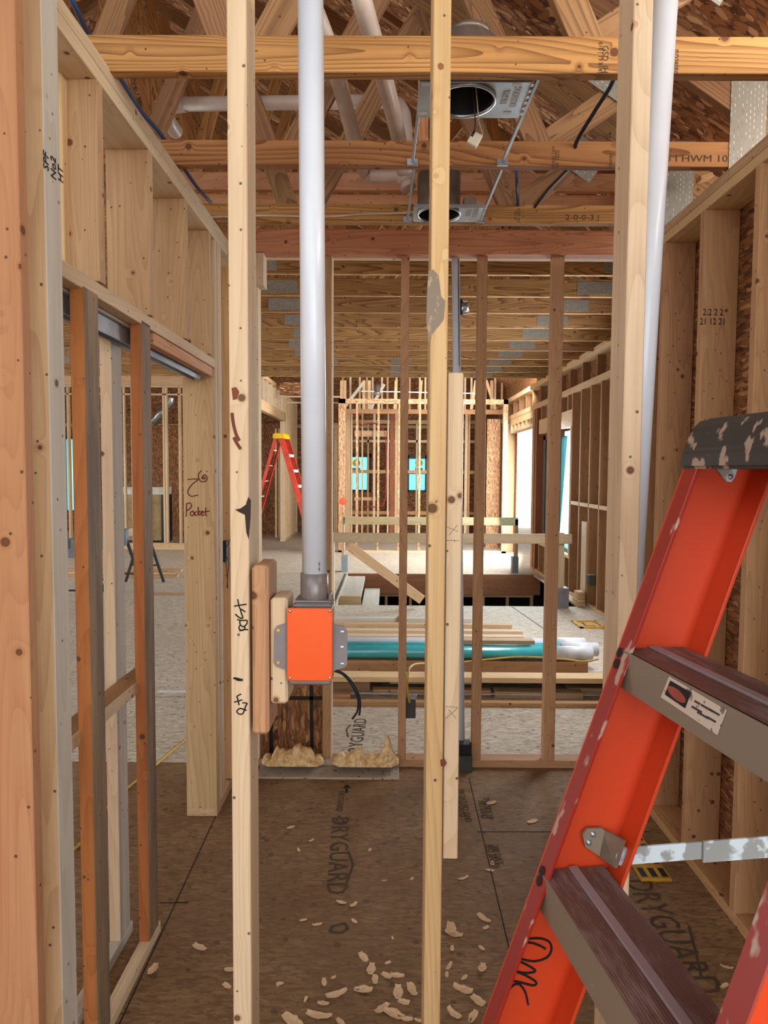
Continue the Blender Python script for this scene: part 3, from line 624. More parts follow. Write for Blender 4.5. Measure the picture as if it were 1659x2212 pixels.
def flange(pts):
    bm = bmesh.new(); c = at(669, 1393, YB + .014); vs = [bm.verts.new(at(x, y, YB + .014) - c) for x, y in pts]; f = bm.faces.new(vs)
    r = bmesh.ops.extrude_face_region(bm, geom=[f]); bmesh.ops.translate(bm, verts=[v for v in r['geom'] if isinstance(v, bmesh.types.BMVert)], vec=(0, .005, 0))
    bmesh.ops.recalc_face_normals(bm, faces=bm.faces); return mesh_bm('mounting_flange', bm, 'gflange', ob, Matrix.Translation(c))
f1 = flange([(621, 1346), (612, 1349), (598, 1353), (592, 1361), (591, 1432), (596, 1440), (608, 1444), (621, 1448)])
f2 = flange([(716, 1345), (726, 1350), (744, 1354), (750, 1362), (750, 1436), (744, 1442), (728, 1447), (716, 1452)])
for x, y in ((601, 1362), (601, 1432)):
    lathe('screw', [(0.0001, .0012), (.0026, .001), (.0034, 0)], 12, 'yel', f1, Matrix.Translation(at(x, y, YB + .013)) @ Matrix.Rotation(math.pi/2, 4, 'X'))
for y in (1364, 1397, 1433): BM('slot', at(736, y, YB + .0125), at(743 if y != 1397 else 742, y, YB + .0125), .002, .003 if y == 1397 else .0025, 'trimw', f2, bev=0)
# adapter between box and pipe
PX = at(674, 800, YN + .03).x
axp, axq = at(681, 1235, YN), at(670, 0, YN)
pa = at(670.5, -60, YN + .0); pb = at(679.5, 1245, YN + .0)
p = tube('pvc_pipe', [pa, pb], .0243, 'pvc', None, 40, curve=False); tag(p, 'long upright white plastic pipe running down to the orange covered box', 'pipe')
strokes('printed_text', [[(689.5, 1215), (690, 1222)], [(689.5, 1226), (690, 1233)]], lambda x, y: at(x, y, YN - .0235), .0008, 'ink', p)
bx_ = at(679, 1275, YN)
lathe('adapter', [(.0245, .035), (.0272, .0345), (.0275, -.012), (.0255, -.018), (.026, -.03), (.034, -.034), (.034, -.038), (.026, -.040), (.026, -.052)], 36, 'gpvc', ob, Matrix.Translation(bx_))
for z, r in ((-.024, .0345), (-.032, .037), (-.040, .0365)):
    o = B('adapter_ring', bx_.x - r, bx_.x + r, YN - .034, YN + .03, bx_.z + z - .0014 + .012 - .004, bx_.z + z + .0014 + .012 - .004, 'gpvc', ob, .001)
B('adapter_base', bx_.x - .035, bx_.x + .035, YN - .028, YN + .028, bx_.z - .045, bx_.z - .018, 'gpvc', ob, .003)
B('adapter_clip', bx_.x + .030, bx_.x + .036, YN - .02, YN + .02, bx_.z - .085, bx_.z - .004, 'gpvc', ob, .002)
# leaning pipe on the right
p = tube('pvc_pipe', [at(1440, -80, 1.49), at(1393, 700, 1.50), at(1357, 1330, 1.51)], .0268, 'pvc', None, 40, curve=False); tag(p, 'white plastic pipe leaning behind the right hand pale stud', 'pipe')
# ================================================================ RIGHT WALL OF THE HALL
XR = 1.235
wr = struct('wall_right')
for k, Y in enumerate((1.56, 1.97, 2.37, 2.78, 3.17, 3.56)):
    o = B('stud', XR, XR + .14, Y, Y + .038, .038, zt, 'tan', wr)
    if k == 3:
        text('grade_stamp', '2 2 2 2\n21 12 21', .036, at(1540, 685, Y - .001), (1, 0, 0), (0, 0, 1), 'ink', o, .8)
B('bottom_plate', XR, XR + .14, -.5, 3.66, 0, .038, 'tan', wr)
B('top_plate', XR, XR + .14, -.5, 3.66, zt, zt + .038, 'spf', wr); B('top_plate', XR, XR + .14, -.5, 3.66, zt + .04, zt + .078, 'spf', wr)
B('sheathing', XR + .142, XR + .154, -1.2, 3.7, 0, HC - .02, 'wallo', wr, 0)
tag(BM('wood_scrap', at(1508, 388, 3.05), at(1535, 381, 3.05), .05, .02, 'tan'), 'small offcut lying on the right wall top plate under the truss', 'wood scrap')
# ================================================================ BIG ROOM: RIGHT WALL
XM = 2.40
wm_ = struct('wall_right_big_room')
grid_wall('sheathing', 'X', XM + .142, .012, 3.7, 20, 0, 3.4, [(9.15, 11.0, .5, 2.16), (11.62, 13.7, 0, 2.36)], 'wallo', wm_)
for Y in (3.8, 4.2, 4.6, 5.0, 5.4, 5.8, 6.2, 6.6, 7.0, 7.4, 7.85, 8.25, 8.66, 9.07): B('stud', XM, XM + .14, Y, Y + .038, .038, zt, 'tand', wm_, 0)
for Y in (9.3, 9.7, 10.1, 10.5, 10.9): 
    B('stud', XM, XM + .14, Y, Y + .038, .038, .46, 'tand', wm_, 0); B('stud', XM, XM + .14, Y, Y + .038, 2.42, zt, 'tand', wm_, 0)
B('window_header', XM + .01, XM + .1, 9.1, 11.1, 2.2, 2.42, 'spf', wm_, 0); B('window_sill_plate', XM, XM + .14, 9.1, 11.1, .46, .5, 'spfw', wm_, 0)
B('opening_trim', XM - .005, XM + .14, 9.11, 9.15, .5, 2.2, 'spfw', wm_, 0)
B('post', XM, XM + .15, 11.2, 11.32, .0, zt, 'rim', wm_, 0); B('trimmer', XM, XM + .14, 11.52, 11.56, 0, zt, 'spfw', wm_, 0); B('trimmer', XM, XM + .14, 11.4, 11.45, 0, zt, 'tand', wm_, 0)
B('door_header', XM + .01, XM + .1, 11.55, 13.8, 2.5, 2.62, 'spf', wm_, 0); B('door_header', XM, XM + .14, 11.55, 13.8, 2.36, 2.40, 'spfw', wm_, 0)
for k in range(6): B('cripple_stud', XM, XM + .14, 11.75 + .36*k, 11.79 + .36*k, 2.40, 2.5, 'spf', wm_, 0)
B('blocking', XM, XM + .12, 7.45, 9.1, 1.18, 1.225, 'spf', wm_, 0)
B('bottom_plate', XM, XM + .14, 3.7, 11.55, 0, .038, 'spf', wm_, 0)
B('top_plate', XM, XM + .14, 3.7, 16, zt, zt + .08, 'spf', wm_, 0)
B('upper_plate', XM, XM + .14, 3.7, 16, MC - .08, MC, 'spf', wm_, 0)
for k in range(20): B('cripple_stud', XM + .05, XM + .14, 4 + .6*k, 4.038 + .6*k, zt + .08, MC - .08, 'sypd', wm_, 0)
B('leaning_board', XM - .01, XM + .03, 8.30, 8.5, .04, 1.0, 'spfw', wm_, 0)
# window in it
wn = struct('window_1')
for z0, z1 in ((.5, .56), (2.1, 2.16)): B('window_frame', XM + .06, XM + .13, 9.15, 11.0, z0, z1, 'wframe', wn)
for y0, y1 in ((9.15, 9.30), (9.98, 10.16), (10.85, 11.0)): B('window_frame', XM + .06, XM + .13, y0, y1, .5, 2.16, 'wframe', wn)
B('window_pane', XM + .09, XM + .094, 9.2, 10.95, .55, 2.1, 'cyan', wn, 0)
# neighbour house wrap outside the doorway
hw = st(B('wall_outside', 4.4, 4.5, 8, 20, -1.2, 5, 'tyvek', None, 0))
for s, px, py, sz, mt in (('IG', 1122, 1056, .30, 'wrapred'), ('UMI', 1127, 1090, .33, 'wrapred'), ('C', 1131, 1072, .26, 'wrapred'), ('VV', 1127, 1145, .3, 'wrapblue')):
    q = atX(px, py, 4.39); text('printed_text', s, sz, q, (0, -1, 0), (0, 0, 1), mt, hw, 1)
# ================================================================ STAIR OPENING
sg = thing('stair_guard', 'near temporary guard rail of nailed boards around the stair opening', 'guard rail', (.7, 8.1, 0))
Yg = 8.05
BH('rail', 1152, 1173, 900, Yg, .038, at(722, 1160, Yg).x, at(1236, 1160, Yg).x, 'treated', sg)
BM('brace', at(752, 1178, Yg + .03), at(912, 1296, Yg + .03), .038, .11, 'spf', sg)
BV('post', 1206, 1218, 1240, Yg + .04, .09, .0, at(1210, 1152, Yg).z, 'treated', sg)
BV('post_base', 1203, 1229, 1290, Yg + .02, .16, 0, .24, 'gflange', sg)
BV('post', 714, 722, 1230, Yg + .04, .09, .0, at(720, 1152, Yg).z, 'spfw', sg)
sg = thing('stair_guard', 'far temporary guard rail beyond the stair opening', 'guard rail', (.7, 11, 0))
Yh = 10.95
BH('rail', 1117, 1134, 900, Yh, .038, at(742, 1125, Yh).x, at(1119, 1125, Yh).x, 'spf', sg)
BV('post', 738, 744, 1180, Yh, .09, 0, at(740, 1116, Yh).z, 'spfw', sg); BV('post', 1112, 1119, 1180, Yh, .09, 0, at(740, 1119, Yh).z, 'tand', sg)
BV('post_base', 737, 751, 1220, Yh - .03, .14, 0, .26, 'steel', sg); BV('post_base', 1107, 1120, 1220, Yh - .03, .14, 0, .26, 'gflange', sg)
o = B('rim_beam', HX0 - .03, HX1 + .1, HY1 - .045, HY1 - .003, -.32, -.001, 'rim'); tag(o, 'reddish brown rim board at the far edge of the stair opening', 'beam')
lo = thing('stud_partition', 'basement studs seen in the dark below the far rim board', 'wall frame', (.8, 10.9, -2.7))
B('top_plate', HX0, HX1, 10.78, 10.86, -.36, -.32, 'tand', lo, 0)
for k in range(8): B('stud', HX0 + .2 + .38*k, HX0 + .24 + .38*k, 10.78, 10.86, -2.7, -.36, 'tand', lo, 0)
swa = thing('stairs', 'pale plank steps at the left end of the stair opening', 'stairs', (-.45, 8.6, -.4))
B('tread', -.62, -.33, 9.0, 10.7, -.07, -.03, 'grey', swa, 0); B('riser', -.62, -.33, 8.96, 9.0, -.27, -.03, 'spf', swa, 0)
B('tread', -.33, -.1, 9.0, 10.7, -.26, -.22, 'grey', swa, 0); B('riser', -.33, -.1, 8.96, 9.0, -.45, -.22, 'spf', swa, 0)
B('stringer', -.66, -.62, 8.3, 10.75, -.12, .0, 'spfw', swa, 0)
# ================================================================ LUMBER ON THE FLOOR OF THE BIG ROOM
def plank(label, px0, px1, pyb, hgt, dep, mat, zb=0, name='board', grp='boards lying on the big room floor', rot=0):
    a, b = atZ(px0, pyb, zb), atZ(px1, pyb, zb); Y = (a.y + b.y)/2
    o = obox(name, ((a.x + b.x)/2, Y + dep/2, zb + hgt/2), (Matrix.Rotation(rot, 3, 'Z') @ E3[0], Matrix.Rotation(rot, 3, 'Z') @ E3[1], E3[2]), (b.x - a.x, dep, hgt), mat)
    return tag(o, label, 'board', grp)
plank('long board with white top, nearest on the floor behind the partition', 560, 1345, 1527, .03, .06, 'tand')
o = tag(B('board', -1.6, 2.3, 4.795, 4.83, .031, .034, 'trimw', None, 0), 'thin white strip lying on the nearest long floor board', 'trim strip')
plank('short light brown stub lying left, beside the black cables', 640, 757, 1512, .038, .07, 'tan')
plank('brown board with clean cut end, lower of the two between the slim studs', 806, 1060, 1503, .042, .07, 'tan')
plank('pale topped short board resting on the brown board between the slim studs', 842, 1040, 1478, .038, .05, 'spf', .043)
plank('greenish treated board lying slightly askew at the right', 1070, 1259, 1511, .05, .1, 'treated', rot=-.04)
plank('greenish treated board end at the far right by the ladder', 1228, 1330, 1502, .05, .1, 'treated', rot=-.02)
for k in range(4):
    plank(['lowest', 'second', 'third', 'topmost'][k] + ' board of the brown lumber stack in the big room', 640, 1345, 1475, .037, .14, ['tand', 'tan', 'tand', 'spf'][k], .0385*k)
for k, (y, z, px1, m) in enumerate(((5.47, .155, 1278, 'teal'), (5.59, .155, 1290, 'teal'), (5.71, .165, 1262, 'pvc'))):
    x1 = at(px1, 1410, y).x
    o = thing('drain_pipe', ['teal plastic pipe lying behind the lumber stack, nearest of the bundle', 'teal plastic pipe reaching farthest right in the bundle', 'white plastic pipe at the back of the teal bundle'][k], 'pipe', (0, y, z), 'pipe bundle')
    tube('barrel', [(-.9, y, z), (x1 - .2, y, z)], .05, m, o, 16, curve=False); tube('bell_end', [(x1 - .3, y, z), (x1, y, z)], .056, 'trimw', o, 16, curve=False)
for k in range(2): tag(B('board', -.9, 1.6, 5.42 + .17*k, 5.56 + .17*k, .0, .095, 'tan'), ['near', 'far'][k] + ' thick board carrying the teal pipes', 'board')
q = atZ(735, 1500); tag(obox('board', (q.x, q.y + .1, .07), (E3[0], E3[1], E3[2]), (.42, .03, .14), 'tand'), 'short dark board standing on edge below the black cables', 'board')
for k, (a, b, yb, m, l) in enumerate(((700, 1131, 1383, 'spfw', 'pale board with cut end behind the pipe bundle, near one'), (700, 1128, 1371, 'spfw', 'pale board behind the pipe bundle, far one'), (700, 1105, 1357, 'spf', 'short thick board lying beyond the pipe bundle'), (700, 1018, 1344, 'grey', 'weathered grey board, farthest of the pile'))):
    plank(l, a, b, yb, .04, .09, m, 0)
tag(B('board', at(990, 1405, 5.5).x, at(1154, 1405, 5.5).x, 5.48, 5.57, .216, .25, 'treated'), 'greenish board lying on top of the teal pipes', 'board')
o = plank('small dark offcut standing by the slim stud on the pile', 858, 872, 1345, .06, .05, 'rim')
d = thing('vent_tray', 'flat yellow slotted frame on the big room floor near the right wall', 'tray', atZ(1272, 1348))
a = atZ(1272, 1350)
for (x0, x1, y0, y1) in ((-.14, .14, -.17, -.13), (-.14, .14, .13, .17), (-.14, -.1, -.17, .17), (.1, .14, -.17, .17), (-.05, .05, -.08, .08)): B('frame_bar', a.x + x0, a.x + x1, a.y + y0, a.y + y1, 0, .015, 'tray', d, 0)
for k in range(4): tag(B('wood_block', 2.26 + .01*k, 2.37, 8.2 + .01*k, 8.4, .042*k, .04 + .042*k, 'spf'), ['lowest', 'second lowest', 'second highest', 'topmost'][k] + ' offcut in the little pile against the right studs', 'wood block', 'little offcut pile')
d = tag(B('outlet_box', 2.32, 2.4, 7.9, 8.0, .3, .42, 'boxg'), 'small dark outlet box nailed on a right wall stud', 'electrical box')
# ================================================================ BEYOND: FAR PARTITIONS
YF = 13.6
fp = thing('stud_partition', 'far partition with OSB faced studs and header beyond the stair opening', 'wall frame', (.6, YF, 0))
zf = at(900, 862, YF).z
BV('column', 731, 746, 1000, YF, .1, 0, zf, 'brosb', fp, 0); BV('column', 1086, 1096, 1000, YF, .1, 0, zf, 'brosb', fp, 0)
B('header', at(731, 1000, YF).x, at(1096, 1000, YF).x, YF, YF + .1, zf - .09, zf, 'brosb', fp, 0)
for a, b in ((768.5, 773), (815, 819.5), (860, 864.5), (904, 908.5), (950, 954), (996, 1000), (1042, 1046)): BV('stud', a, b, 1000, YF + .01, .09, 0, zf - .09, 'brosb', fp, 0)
B('bottom_plate', at(731, 1000, YF).x, at(1096, 1000, YF).x, YF, YF + .1, 0, .04, 'spfw', fp, 0)
o = thing('spray_mark', 'orange spray paint patch on the left OSB column', 'paint mark', at(738, 1083, YF)) if False else None
lathe('spray_paint', [(.0001, .004), (.05, .003), (.075, .001)], 12, 'redspray', fp, Matrix.Translation(at(740, 1083, YF - .001)) @ Matrix.Rotation(math.pi/2, 4, 'X'))
f2_ = thing('stud_partition', 'pale stud closet framing behind the OSB faced partition', 'wall frame', (.3, 15.6, 0))
zg = at(900, 893, 15.6).z
B('top_plate', at(748, 900, 15.6).x, at(1092, 900, 15.6).x, 15.6, 15.7, zg, zg + .09, 'spf', f2_, 0)
for a, b, m in ((747, 757, 'spf'), (758, 761, 'spfw'), (781, 784, 'spf'), (806, 811, 'spfw'), (837, 840, 'spfw'), (842, 852, 'rim'), (853, 859, 'spf'), (1004, 1010, 'spfw'), (1011, 1015, 'tan'), (1043, 1049, 'spfw'), (1080, 1086, 'spf')): BV('stud', a, b, 1000, 15.6, .09, 0, zg, m, f2_, 0)
BH('cross_member', 1074, 1081, 800, 15.65, .04, at(765, 1080, 15.6).x, at(812, 1080, 15.6).x, 'tan', f2_, 0)
BH('cross_member', 930, 943, 800, 15.65, .04, at(765, 1080, 15.6).x, at(835, 1080, 15.6).x, 'spf', f2_, 0)
rq = random.Random(5)
f3 = thing('stud_partition', 'farthest pale stud partition in front of the back windows', 'wall frame', (.3, 17, 0))
for k in range(17):
    x = at(748, 1000, 17).x + .243*k + rq.uniform(-.05, .05)
    if k in (3, 9, 10, 14): continue
    B('stud', x, x + .04, 16.9, 16.99, 0, 2.75, 'spfw' if k % 2 else 'spf', f3, 0)
B('top_plate', at(748, 900, 17).x, 2.3, 16.9, 16.99, 2.75, 2.84, 'spf', f3, 0); B('top_plate', at(748, 900, 17).x, 2.3, 16.9, 16.99, 2.3, 2.36, 'spfw', f3, 0)
B('cross_member', at(748, 900, 17).x, 2.3, 16.89, 16.93, 1.55, 1.63, 'spf', f3, 0); B('cross_member', at(748, 900, 17).x, 2.3, 16.89, 16.93, .55, .63, 'tan', f3, 0)
f4 = thing('stud_partition', 'short pale gable studs above the far OSB header', 'wall frame', (.3, 14.9, 2.9))
for k in range(22):
    x = at(740, 850, 14.9).x + .16*k + rq.uniform(-.03, .03); B('stud', x, x + .04, 14.9, 14.99, 2.9, 3.62, 'spfw' if k % 3 else 'tan', f4, 0)
B('bottom_plate', at(735, 850, 14.9).x, 2.3, 14.88, 14.99, 2.84, 2.9, 'spfw', f4, 0); B('top_plate', at(735, 850, 14.9).x, 2.3, 14.88, 14.99, 3.62, 3.68, 'spf', f4, 0)
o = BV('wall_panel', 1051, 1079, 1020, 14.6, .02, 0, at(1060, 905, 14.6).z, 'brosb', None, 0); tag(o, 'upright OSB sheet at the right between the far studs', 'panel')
o = BV('wall_panel', 1095, 1112, 1020, 13.9, .03, 0, at(1100, 915, 13.9).z, 'spf', None, 0); tag(o, 'sunlit pale jamb board at the left of the bright doorway', 'panel')
# back wall of the house
YBk = 18.0
def hole(px0, px1, py0, py1): return (at(px0, 1000, YBk).x, at(px1, 1000, YBk).x, at(800, py1, YBk).z, at(800, py0, YBk).z)
H1, H2, H3, H4 = hole(757, 802, 980, 1062), hole(880, 922, 983, 1062), hole(140, 172, 945, 1110), hole(1012, 1028, 925, 970)
bk = st(grid_wall('wall_back', 'Y', YBk, .05, -12, 3, 0, 7, [H1, H2, H3], 'wallo'))
for k in range(20):
    x = -9 + .6*k
    if any(h[0] - .05 < x < h[1] + .05 for h in (H1, H2, H3)): continue
    B('stud', x, x + .04, YBk - .14, YBk, 0, 2.7, 'tand', bk, 0)
B('top_plate', -10, 2.5, YBk - .14, YBk, 2.7, 2.78, 'spf', bk, 0)
for k, h in enumerate((H1, H2, H3)):
    wn = struct('window_%d' % (k + 2)); t_ = .09
    B('window_frame', h[0], h[0] + t_*.5, YBk - .06, YBk + .04, h[2], h[3], 'wframe', wn, 0); B('window_frame', h[1] - t_*(1.2 if k == 0 else .5), h[1], YBk - .06, YBk + .04, h[2], h[3], 'wframe', wn, 0)
    B('window_frame', h[0], h[1], YBk - .06, YBk + .04, h[2], h[2] + .05, 'wframe', wn, 0); B('window_frame', h[0], h[1], YBk - .06, YBk + .04, h[3] - t_, h[3], 'wframe', wn, 0)
    pn = B('window_pane', h[0], h[1], YBk, YBk + .005, h[2], h[3], 'cyan', wn, 0)
    if k < 2:
        q = at(770 if k == 0 else 905, 1000, YBk - .01)
        lathe('round_sticker', [(.0001, 0), (.10, 0)], 20, 'tape', pn, Matrix.Translation(q) @ Matrix.Rotation(math.pi/2, 4, 'X'))
        B('sticker_text', q.x - .1, q.x + .1, YBk - .012, YBk - .008, q.z - .19, q.z - .13, 'sgrey', pn, 0)
        B('meeting_rail', h[0], h[1], YBk - .04, YBk, (h[2] + h[3])/2 - .015, (h[2] + h[3])/2 + .015, 'sgrey', wn, 0)
# header beams under the far ceiling
o = B('ceiling_beam', -7, 2.4, 10.95, 11.09, MC + .12, MC + .32, 'spfw', None, 0); tag(o, 'pale flush beam where the big room ceiling ends', 'beam')
o = thing('roof_truss', 'far truss of pale webs seen above the OSB header beyond the ceiling edge', 'roof truss', (.5, 14.4, 2.9))
zc = at(900, 905, 14.4).z
BH('bottom_chord', 884, 894, 900, 14.4, .04, at(745, 890, 14.4).x, at(1095, 890, 14.4).x, 'tan', o, 0)
for a, b, c, e, m in ((742, 882, 786, 826, 'grey'), (786, 822, 786, 884, 'spf'), (798, 822, 798, 884, 'spf'), (856, 822, 853, 884, 'spf'), (910, 822, 905, 884, 'spf'), (1018, 884, 1028, 822, 'spf'), (800, 884, 830, 830, 'grey'), (1070, 884, 1050, 822, 'spf'), (1062, 884, 1062, 822, 'tan'), (745, 822, 745, 884, 'spf'), (738, 822, 738, 884, 'spf')):
    BM('web', at(a, b, 14.4), at(c, e, 14.4), .04, .06, m, o, bev=0)
d = thing('light_fixture', 'small silver light housing hanging above the OSB header', 'light fixture', at(813, 840, 13.9))
lathe('housing', [(.0001, .1), (.06, .1), (.06, -.05), (.09, -.09), (.0001, -.09)], 14, 'duct', d, Matrix.Translation(at(815, 842, 13.9))); BM('hanger_bar', at(780, 845, 13.9), at(1030, 850, 13.9), .02, .02, 'trimw', d, bev=0)
tube('red_water_line', [at(783, 1095, 15.5), at(818, 1094, 15.5), at(830, 1085, 15.5), at(834, 1050, 15.5), at(834, 960, 15.5), at(829, 930, 15.5), at(815, 916, 15.5), at(795, 915, 15.5), at(778, 921, 15.5)], .012, 'red', f2_, 8)['label'] = 'looping red water tube'
# big left end wall panel and hallway wall on the left
hl = thing('stud_partition', 'receding stud wall with a doorway header left of the long white pipe', 'wall frame', (-2.3, 12, 0))
XH = -2.30
B('header', XH - .1, XH, 12.4, 15.8, at(563, 883, 12.6).z, at(563, 860, 12.6).z, 'spf', hl, 0)
zH = at(563, 860, 12.6).z
for k in range(7): B('cripple_stud', XH - .1, XH, 12.5 + .5*k, 12.54 + .5*k, zH, zH + .42, 'spfw', hl, 0)
B('top_plate', XH - .1, XH, 12.4, 17.9, zH + .42, zH + .5, 'spf', hl, 0)
for k in range(7): B('stud', XH - .12, XH, 15.75 + .34*k, 15.80 + .34*k, 0, zH + .42, 'spf' if k % 2 else 'spfw', hl, 0)
B('bottom_plate', XH - .12, XH, 15.7, 17.9, 0, .04, 'spfw', hl, 0)
o = BV('wall_panel', 562, 606, 1020, 17.4, .02, 0, at(580, 915, 17.4).z, 'wallo', None, 0); tag(o, 'dark OSB wall sheet behind the far orange stepladder', 'panel')
for px in (594, 601): BV('stud', px, px + 4, 1000, 16.6, .09, 0, 2.6, 'spf', hl, 0)
o = BV('wall_panel', 604, 660, 850, 14.4, .03, at(600, 853, 14.4).z, at(600, 826, 14.4).z, 'rooff', None, 0); tag(o, 'orange-brown OSB gable patch above the hallway on the left', 'panel')
BH('ceiling_board', 855, 858, 630, 14.3, .05, at(600, 850, 14.3).x, at(735, 850, 14.3).x, 'spfw', hl, 0)
BH('ceiling_board', 868, 871, 630, 15.3, .05, at(620, 850, 15.3).x, at(735, 850, 15.3).x, 'spfw', hl, 0)
for px in (722, 726): BV('stud', px, px + 3, 1000, 16, .09, 0, 2.7, 'spf', hl, 0)
# ================================================================ STEPLADDERS
def stepladder(label, org, fd, H, sl, Wd, nst, mats, rail_w=.089, fl=.026, step0=.29, near=False, capz=.075, capd=.26, grp=None):
    """org: top front corner of the far rail; fd: unit direction towards the climbing side; rails go down to the floor"""
    fd = Vector(fd).normalized(); wd = Vector((-fd.y, fd.x, 0)) if not near else Vector((fd.y*-1, fd.x, 0)); wd = wd.normalized()
    up = Vector((0, 0, 1)); t = thing('stepladder', label, 'ladder', (org[0], org[1], 0)); org = Vector(org)
    L = org.z; dn = (fd*sl - up).normalized(); ln = L/abs(dn.z); perp = dn.cross(wd).normalized()
    if perp.dot(fd) > 0: perp = -perp                # from front edge towards the back
    rm, fm = mats['rail'], mats['flange']
    def rail(base, inward, dirv, length, back, w_=rail_w):
        r = obox('front_rail' if dirv is dn else 'back_rail', base + dirv*length/2 + back*w_/2, (dirv, inward, back), (length, .004, w_), rm, t, 0)
        a = obox('flange', base + dirv*length/2 + back*.0025 + inward*fl/2, (dirv, inward, back), (length, fl, .005), fm, r, .001)
        obox('flange', base + dirv*length/2 + back*(w_ - .0025) + inward*fl*.7, (dirv, inward, back), (length, fl*1.4, .005), rm, r, .001)
        return r, a
    r1, fa = rail(org - dn*.045, wd, dn, ln + .045, perp); r2, _ = rail(org + wd*Wd - dn*.045, -wd, dn, ln + .045, perp)
    bdir = (-fd*sl*.95 - up).normalized(); bl = L/abs(bdir.z); bp = bdir.cross(wd).normalized()
    if bp.dot(fd) < 0: bp = -bp
    b0 = org - fd*(capd - .02)
    rail(b0, wd, bdir, bl, bp, .05); rail(b0 + wd*Wd, -wd, bdir, bl, bp, .05)
    for k in range(nst):
        z = step0 + k*.295 if not isinstance(step0, (list, tuple)) else step0[k]
        if z > L - .1: break
        p = org + dn*(z/abs(dn.z)); c = p + wd*Wd/2
        tr_ = obox('tread', c - fd*.046 + up*(-.002), (wd, fd, up), (Wd - .01, .092, .004), mats['tread'], t, .001)
        obox('tread_apron', c + up*(-.026) - fd*.001, (wd, fd, up), (Wd - .008, .004, .052), mats['apron'], tr_, .0015)
        obox('tread_apron', c + up*(-.02) - fd*.090, (wd, fd, up), (Wd - .008, .004, .036), mats['apron'], tr_, .0015)
        obox('tread_rib', c - fd*.046 + up*.0015, (wd, fd, up), (Wd - .012, .013, .004), mats['rib'], tr_, .001)
    for k in range(6):
        z = .22 + .3*k
        if z > L: break
        p = b0 + bdir*(z/abs(bdir.z)); obox('back_brace', p + wd*Wd/2, (wd, fd, up), (Wd, .02, .02), mats['apron'], t, 0)
    # cap: a moulded block with a bevelled top
    bm = bmesh.new(); c0 = org + fd*.004 - wd*.006
    prof = [(0, 0), (0.003, capz*.35), (.016, capz*.8), (.03, capz), (capd - .03, capz), (capd, capz*.7), (capd, 0)]
    A = [bm.verts.new(-fd*a + up*b) for a, b in prof]; Bv = [bm.verts.new(-fd*a + up*b + wd*(Wd + .012)) for a, b in prof]
    bm.faces.new(A); bm.faces.new(Bv[::-1]); n = len(prof)
    for i in range(n): bm.faces.new((A[i], Bv[i], Bv[(i+1) % n], A[(i+1) % n]))
    bmesh.ops.recalc_face_normals(bm, faces=bm.faces); bmesh.ops.bevel(bm, geom=bm.edges[:], offset=.004, segments=2, affect='EDGES')
    cp = mesh_bm('top_cap', bm, mats['cap'], t, Matrix.Translation(c0))
    return t, r1, fa, wd, dn, perp, org
wv = Vector((.143, -.99, 0)).normalized()
fdn = Vector((-wv.y, wv.x, 0)).normalized() if False else Vector((-.99, -.143, 0)).normalized()
LY = .95
org = at(1477, 1013, LY)
mt = dict(rail='lad', flange='ladf', tread='tread', apron='apron', rib='ribm', cap='cap')
lt, rr, fa, wd, dn, pp, oo = stepladder('big worn red fibreglass stepladder in the right foreground with paint stained black cap', org, fdn, 0, .357, .385, 4, mt, rail_w=.100, fl=.030, step0=[at(1350, 1402, .93).z*-1 + org.z, org.z - at(1182, 1868, .93).z, org.z - at(1182, 1868, .93).z + .3, 1.2], near=True, capz=.068)
# gusset under the cap, rivets, writing, sticker, spreader
n_ = wd.normalized(); web = oo + wd*.0025
def onweb(x, y, off=.003): return atP(x, y, oo + wd*off, n_)
bm = bmesh.new(); c = onweb(1565, 1015); vs = [bm.verts.new(onweb(x, y, .006) - c) for x, y in ((1540, 1003), (1596, 1003), (1588, 1030), (1580, 1041), (1570, 1040))]
f = bm.faces.new(vs); r = bmesh.ops.extrude_face_region(bm, geom=[f]); bmesh.ops.translate(bm, verts=[v for v in r['geom'] if isinstance(v, bmesh.types.BMVert)], vec=-wd*.003); bmesh.ops.recalc_face_normals(bm, faces=bm.faces)
pg = mesh_bm('cap_bracket', bm, 'spread', lt, Matrix.Translation(c)); pg['label'] = 'triangular metal bracket under the cap'
Rw = n_.to_track_quat('Z', 'Y').to_matrix().to_4x4()
lathe('rivet', [(.0001, .002), (.0028, .0016), (.004, 0)], 14, 'steel', pg, Matrix.Translation(onweb(1578, 1030, .006)) @ Rw)
def c6(x, y): return onweb(1000 + x/4.15, 1850 + y/4.15, .0025)
strokes('handwriting', [[(525, 775), (580, 740), (700, 735), (780, 775), (790, 850), (745, 910), (640, 940), (530, 920), (490, 890)], [(560, 770), (620, 775), (690, 800), (740, 828)],
    [(490, 935), (560, 965), (650, 1025), (560, 1045), (475, 1030), (560, 1065), (655, 1125), (630, 1155), (520, 1130), (430, 1110)],
    [(390, 1260), (410, 1200), (460, 1150), (510, 1150), (560, 1220), (585, 1330)]], c6, .0016, 'ink', lt)
for x, y in ((1340, 1410), (1333, 1434), (1172, 1882), (1166, 1903)):
    q = atP(x, y, oo, pp); lathe('rivet_hole', [(.0001, .001), (.007, .0008)], 14, 'black', fa, Matrix.Translation(q - pp*.0008) @ (-pp).to_track_quat('Z', 'Y').to_matrix().to_4x4())
